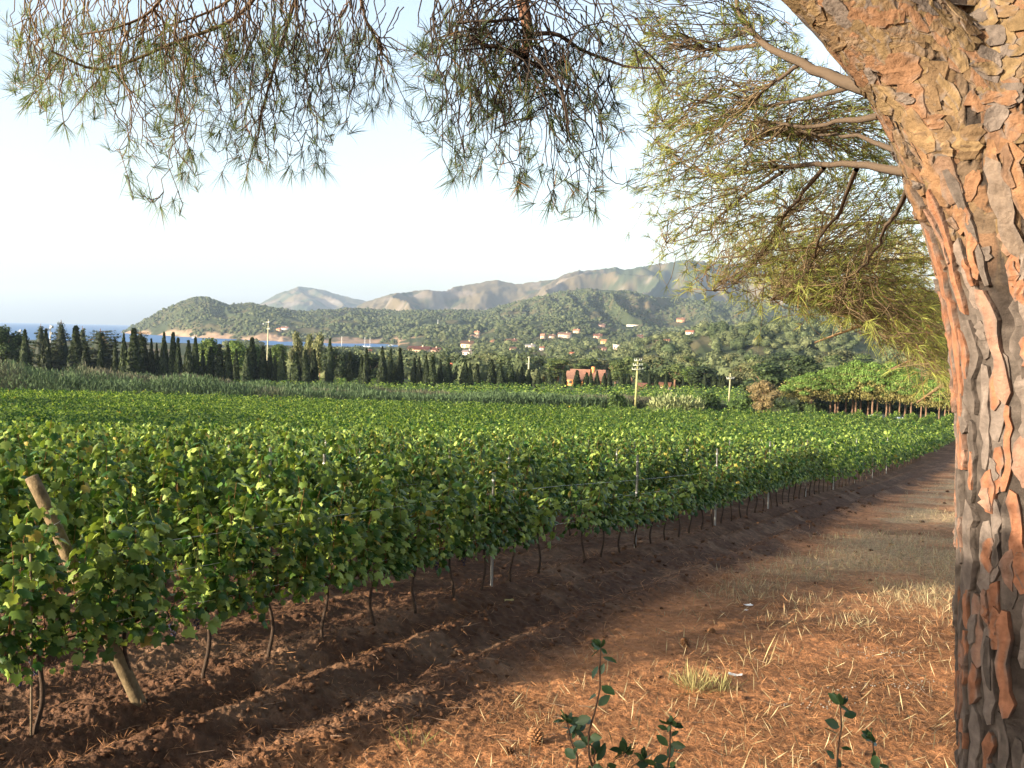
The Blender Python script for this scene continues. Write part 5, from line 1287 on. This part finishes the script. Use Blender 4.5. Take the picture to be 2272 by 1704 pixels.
for x, y, sc_, k, rx, lab in [(1160, 1610, 1.25, 0, .5, 'open reddish brown pine cone, the largest on the fallen needles'), (1112, 1632, 1.0, 1, 1.2, 'greyish pine cone just left of the largest cone'), (1485, 1398, 1.1, 1, .3, 'dark pine cone beside the dry grass in the shade'), (1535, 1368, .9, 0, 1.4, 'small dark pine cone farther up in the shade'), (1452, 1620, .8, 1, 1.0, 'dull pine cone partly behind the short shoot'), (1340, 1640, .7, 0, .2, 'small pine cone behind the tall shoot')]:
    p = gpt(x, y); o = thing('pine_cone', lab, 'pine cone', tuple(p-np.array([0, 0, .008])), 'fallen pine cones', CN[k], x*.1, (sc_,)*3); o.rotation_euler = (rx, .3, x*.1)
# scraps of litter
def scrap(name, label, cat, x, y, w, l, m, seed, col=None):
    r = np.random.default_rng(seed); n = 7; q = np.linspace(-.5, .5, n); a, b = np.meshgrid(q, q); z = .10*w*fbm(a*3+5, b*3, 2, seed)+.25*w*np.abs(a)**1.5
    V = np.stack([a*w, b*l, z+.012], -1).reshape(-1, 3); V = np.concatenate([V, V+np.array([0, 0, .0015])]); F = grid_faces(n, n)
    mb = MB(); mb.add(V, [F, F+n*n], col or (.75, .75, .74)); p = gpt(x, y)
    thing(name, label, cat, tuple(p), None, mb.mesh(name, m, True, col is not None), r.uniform(0, 3))
scrap('paper_scrap', 'crumpled white paper scrap on the shaded dry grass', 'litter', 1616, 1310, .12, .09, M_paper, 3)
scrap('paper_scrap', 'flat white paper scrap beside the pale grass tuft', 'litter', 1588, 1462, .15, .07, M_paper, 4)
scrap('paper_scrap', 'tiny white paper scrap just below the crumpled one', 'litter', 1612, 1320, .05, .04, M_paper, 5)
scrap('fallen_leaf', 'pale yellow fallen vine leaf on the dark soil of the track', 'leaf', 1100, 1306, .16, .13, M_generic, 6, (.42, .36, .14))
# grass tufts
def tuft(label, x, y, n, h, seed, cols):
    r = np.random.default_rng(seed); p = gpt(x, y); a = r.uniform(0, 6.28, n); q = r.random(n)**.7*.16
    P = np.stack([q*np.cos(a), q*np.sin(a), 0*q-.01], 1); tip = np.stack([np.cos(a)*r.uniform(.1, .9, n), np.sin(a)*r.uniform(.1, .9, n), np.ones(n)], 1)
    mb = MB(); add_leaves(mb, P, r.standard_normal((n, 3)), h*r.uniform(.4, 1.1, n), palette(n, r, *cols), r, tip, DIA*np.array([.04, 1, 1])+np.array([0, 0, 0]))
    thing('grass_tuft', label, 'grass tuft', tuple(p), 'grass tufts in the foreground', mb.mesh('grass_tuft', M_dry))
tuft('pale straw green grass tuft, the largest in the foreground', 1500, 1490, 150, .32, 1, ((.20, .18, .07), (.38, .32, .15)))
tuft('second pale grass tuft right of the largest one', 1560, 1492, 70, .26, 2, ((.25, .24, .08), (.42, .40, .18)))
tuft('thin green grass tuft near the furrow at bottom left of the cones', 893, 1612, 26, .24, 3, ((.10, .13, .03), (.28, .28, .10)))
tuft('sparse straw tuft left of the tall shoot', 1180, 1560, 26, .2, 4, ((.28, .22, .10), (.45, .36, .2)))
tuft('tall single straw tuft right of the pale paper scrap', 1640, 1440, 12, .42, 5, ((.35, .27, .13), (.5, .4, .22)))

# loose stuff on the ground
r = np.random.default_rng(55)
def sample(n, d0, d1, u0=-.6, u1=.6):
    D = np.exp(r.uniform(math.log(d0), math.log(d1), n)); u = r.uniform(u0, u1, n); return u*D, D
x, y = sample(230000, 6.6, 26); s_, t_ = st(x, y)
k = r.random(len(x)) < sstep(2.2, 3.4, s_+1.2*(fbm(x*.5, y*.5, 3, 55)-.5))*(.25+.75*fbm(x*1.2, y*1.2, 2, 57))+.10
x, y = x[k], y[k]; n = len(x); a = r.uniform(0, 6.28, n)
P = np.stack([x, y, 0*x], 1)
C2i = lambda n: palette(n, r, (.15, .065, .028), (.50, .255, .115), 1.0)
def zsurf(x, y):                             # the ground sheet as built, looked up between its own rows and columns
    i = np.clip(np.searchsorted(DS, y)-1, 0, len(DS)-2); fy = (y-DS[i])/(DS[i+1]-DS[i]); u = x/y
    j = np.clip(np.searchsorted(US, u)-1, 0, len(US)-2); fx = (u-US[j])/(US[j+1]-US[j])
    return (Z2[i, j]*(1-fx)+Z2[i, j+1]*fx)*(1-fy)+(Z2[i+1, j]*(1-fx)+Z2[i+1, j+1]*fx)*fy
P[:, 2] = zsurf(x, y)+r.uniform(.002, .022, n)
V, F, C = scatter(DIA*np.array([.038, 1, 1]), DIAF, P, rot_tip(np.array([[0, 0, 1.]])+.25*r.standard_normal((n, 3)), np.stack([np.cos(a), np.sin(a), .14*r.standard_normal(n)], 1)), r.uniform(.07, .16, n)*np.clip(y/9, 1, 1.6), C2i(n))
struct('needle_litter', make_mesh('needle_litter', V, F, M_litter, C), 'stuff', 'carpet of fallen orange brown pine needles', 'pine needles')
x, y = sample(90000, 7, 48, -.1, .6); s_, t_ = st(x, y); nn = fbm(x*1.3, y*1.3, 4, 61)
gr = sstep(2.9, 4.0, s_+1.5*(nn-.5))*sstep(-8, -2, t_+4*(nn-.5))*sstep(13, 8, s_)*sstep(.32, .6, fbm(x*.6, y*.6, 3, 71))
k = r.random(len(x)) < gr*.9+.05*(s_ > 3)
x, y = x[k], y[k]; n = len(x); a = r.uniform(0, 6.28, n)
P = np.stack([x, y, zsurf(x, y)-.005], 1); tip = np.stack([np.cos(a)*r.uniform(.1, 1.3, n), np.sin(a)*r.uniform(.1, 1.3, n), np.ones(n)], 1)
V, F, C = scatter(DIA*np.array([.06, 1, 1]), DIAF, P, rot_tip(r.standard_normal((n, 3)), tip), r.uniform(.06, .24, n), palette(n, r, (.20, .165, .09), (.45, .37, .22)))
struct('dry_grass', make_mesh('dry_grass', V, F, M_dry, C), 'stuff', 'patchy dry grass growing along the right side of the track', 'dry grass')
x, y = sample(16000, 6.6, 48, -.6, .5); s_, t_ = st(x, y)
k = r.random(len(x)) < np.where(s_ < 3, .12+.88*np.exp(-((s_-2.35)/.35)**2)+.6*np.exp(-((s_-1.2)/.3)**2)+.5*np.exp(-((s_-.2)/.3)**2), .05)
x, y = x[k], y[k]; n = len(x); sz_ = (.008+.034*r.random(n)**3)*np.clip(y/14, 1, 2.2)
v, f = ICO0; kk = len(v); V = v[None]*(1+.25*r.standard_normal((n, kk, 1)))*sz_[:, None, None]*np.array([1, 1, .7])+np.stack([x, y, zsurf(x, y)+sz_*.3], 1)[:, None]
struct('soil_clods', make_mesh('soil_clods', V.reshape(-1, 3), [(f[None]+(np.arange(n)*kk)[:, None, None]).reshape(-1, 3)], M_ground, np.repeat(palette(n, r, (.085, .043, .025), (.16, .085, .048)), kk, 0), True), 'stuff', 'loose clods of red soil along the ruts and vine rows', 'soil clods')
# pale gravel patches
P = []
for cx, cy_, sx_, n in [(1900, 1412, 60, 60), (1935, 1482, 70, 70), (1770, 1520, 60, 36)]:
    for i in range(n): P.append(gpt(cx+r.normal(0, sx_), cy_+r.normal(0, 7)))
P = np.array(P); n = len(P); sz_ = r.uniform(.004, .011, n)
V = v[None]*(1+.2*r.standard_normal((n, kk, 1)))*sz_[:, None, None]+(P+np.stack([0*sz_, 0*sz_, .006+0*sz_], 1))[:, None]; V[:, :, 2] += (zsurf(P[:, 0], P[:, 1])-P[:, 2])[:, None]
struct('gravel', make_mesh('gravel', V.reshape(-1, 3), [(f[None]+(np.arange(n)*kk)[:, None, None]).reshape(-1, 3)], M_generic, np.repeat(palette(n, r, (.16, .14, .12), (.28, .26, .23)), kk, 0), True), 'stuff', 'pale gravel patches on the needle litter', 'gravel')

# the pine's own crown, spreading over the bank above the view
r = np.random.default_rng(71); mb = MB(); n = 7000
x = r.uniform(-7, 16, n); y = r.uniform(-9, 19, n); k = ((x-4.5)/11.5)**2+((y-5)/14)**2 < 1; x, y = x[k], y[k]; n = len(x)
z = np.maximum(28.8, 26.2+.40*y)+1.2*fbm(x*.4, y*.4, 2, 3)+r.random(n)**.7*2.6
add_leaves(mb, np.stack([x, y, z], 1), r.standard_normal((n, 3))+np.array([0, 0, .6]), r.uniform(.5, .95, n), palette(n, r, (.03, .05, .02), (.10, .13, .04)), r)
for i in range(9):
    a = i*.7; q = np.linspace(0, 1, 10)[:, None]; e = np.array([4.5+8*math.cos(a), 5+10*math.sin(a), 0]); e[2] = max(29.5, 27.2+.40*e[1]); p0 = AX[-1] if i % 2 else LX[-1]
    mb.tube(p0+(e-p0)*q+np.array([0, 0, 1.2])*np.sin(q*math.pi), np.linspace(.12, .03, 10), 7, (.16, .10, .06), cap=False)
plink('crown', mb.mesh('crown', M_foliage))
# dead twigs and small stones lying about
r = np.random.default_rng(66); mb = MB(); x, y = sample(420, 7, 20, -.5, .55); s_, t_ = st(x, y); k = s_ > .5; x, y = x[k], y[k]; z = zsurf(x, y)
for X, Y, Z in zip(x, y, z):
    a = r.uniform(0, 6.28); L = r.uniform(.06, .28); q = np.linspace(0, 1, 5)
    mb.tube(np.stack([X+q*L*math.cos(a)+.02*r.standard_normal(5)*L*3, Y+q*L*math.sin(a), Z+.012+.03*q*r.random()], 1), np.linspace(.005, .002, 5)*r.uniform(.6, 1.2), 4, np.array([.15, .10, .07])*r.uniform(.5, 1.6), cap=False)
struct('dead_twigs', mb.mesh('dead_twigs', M_twig), 'stuff', 'small dead twigs scattered over the litter and the track', 'twigs')
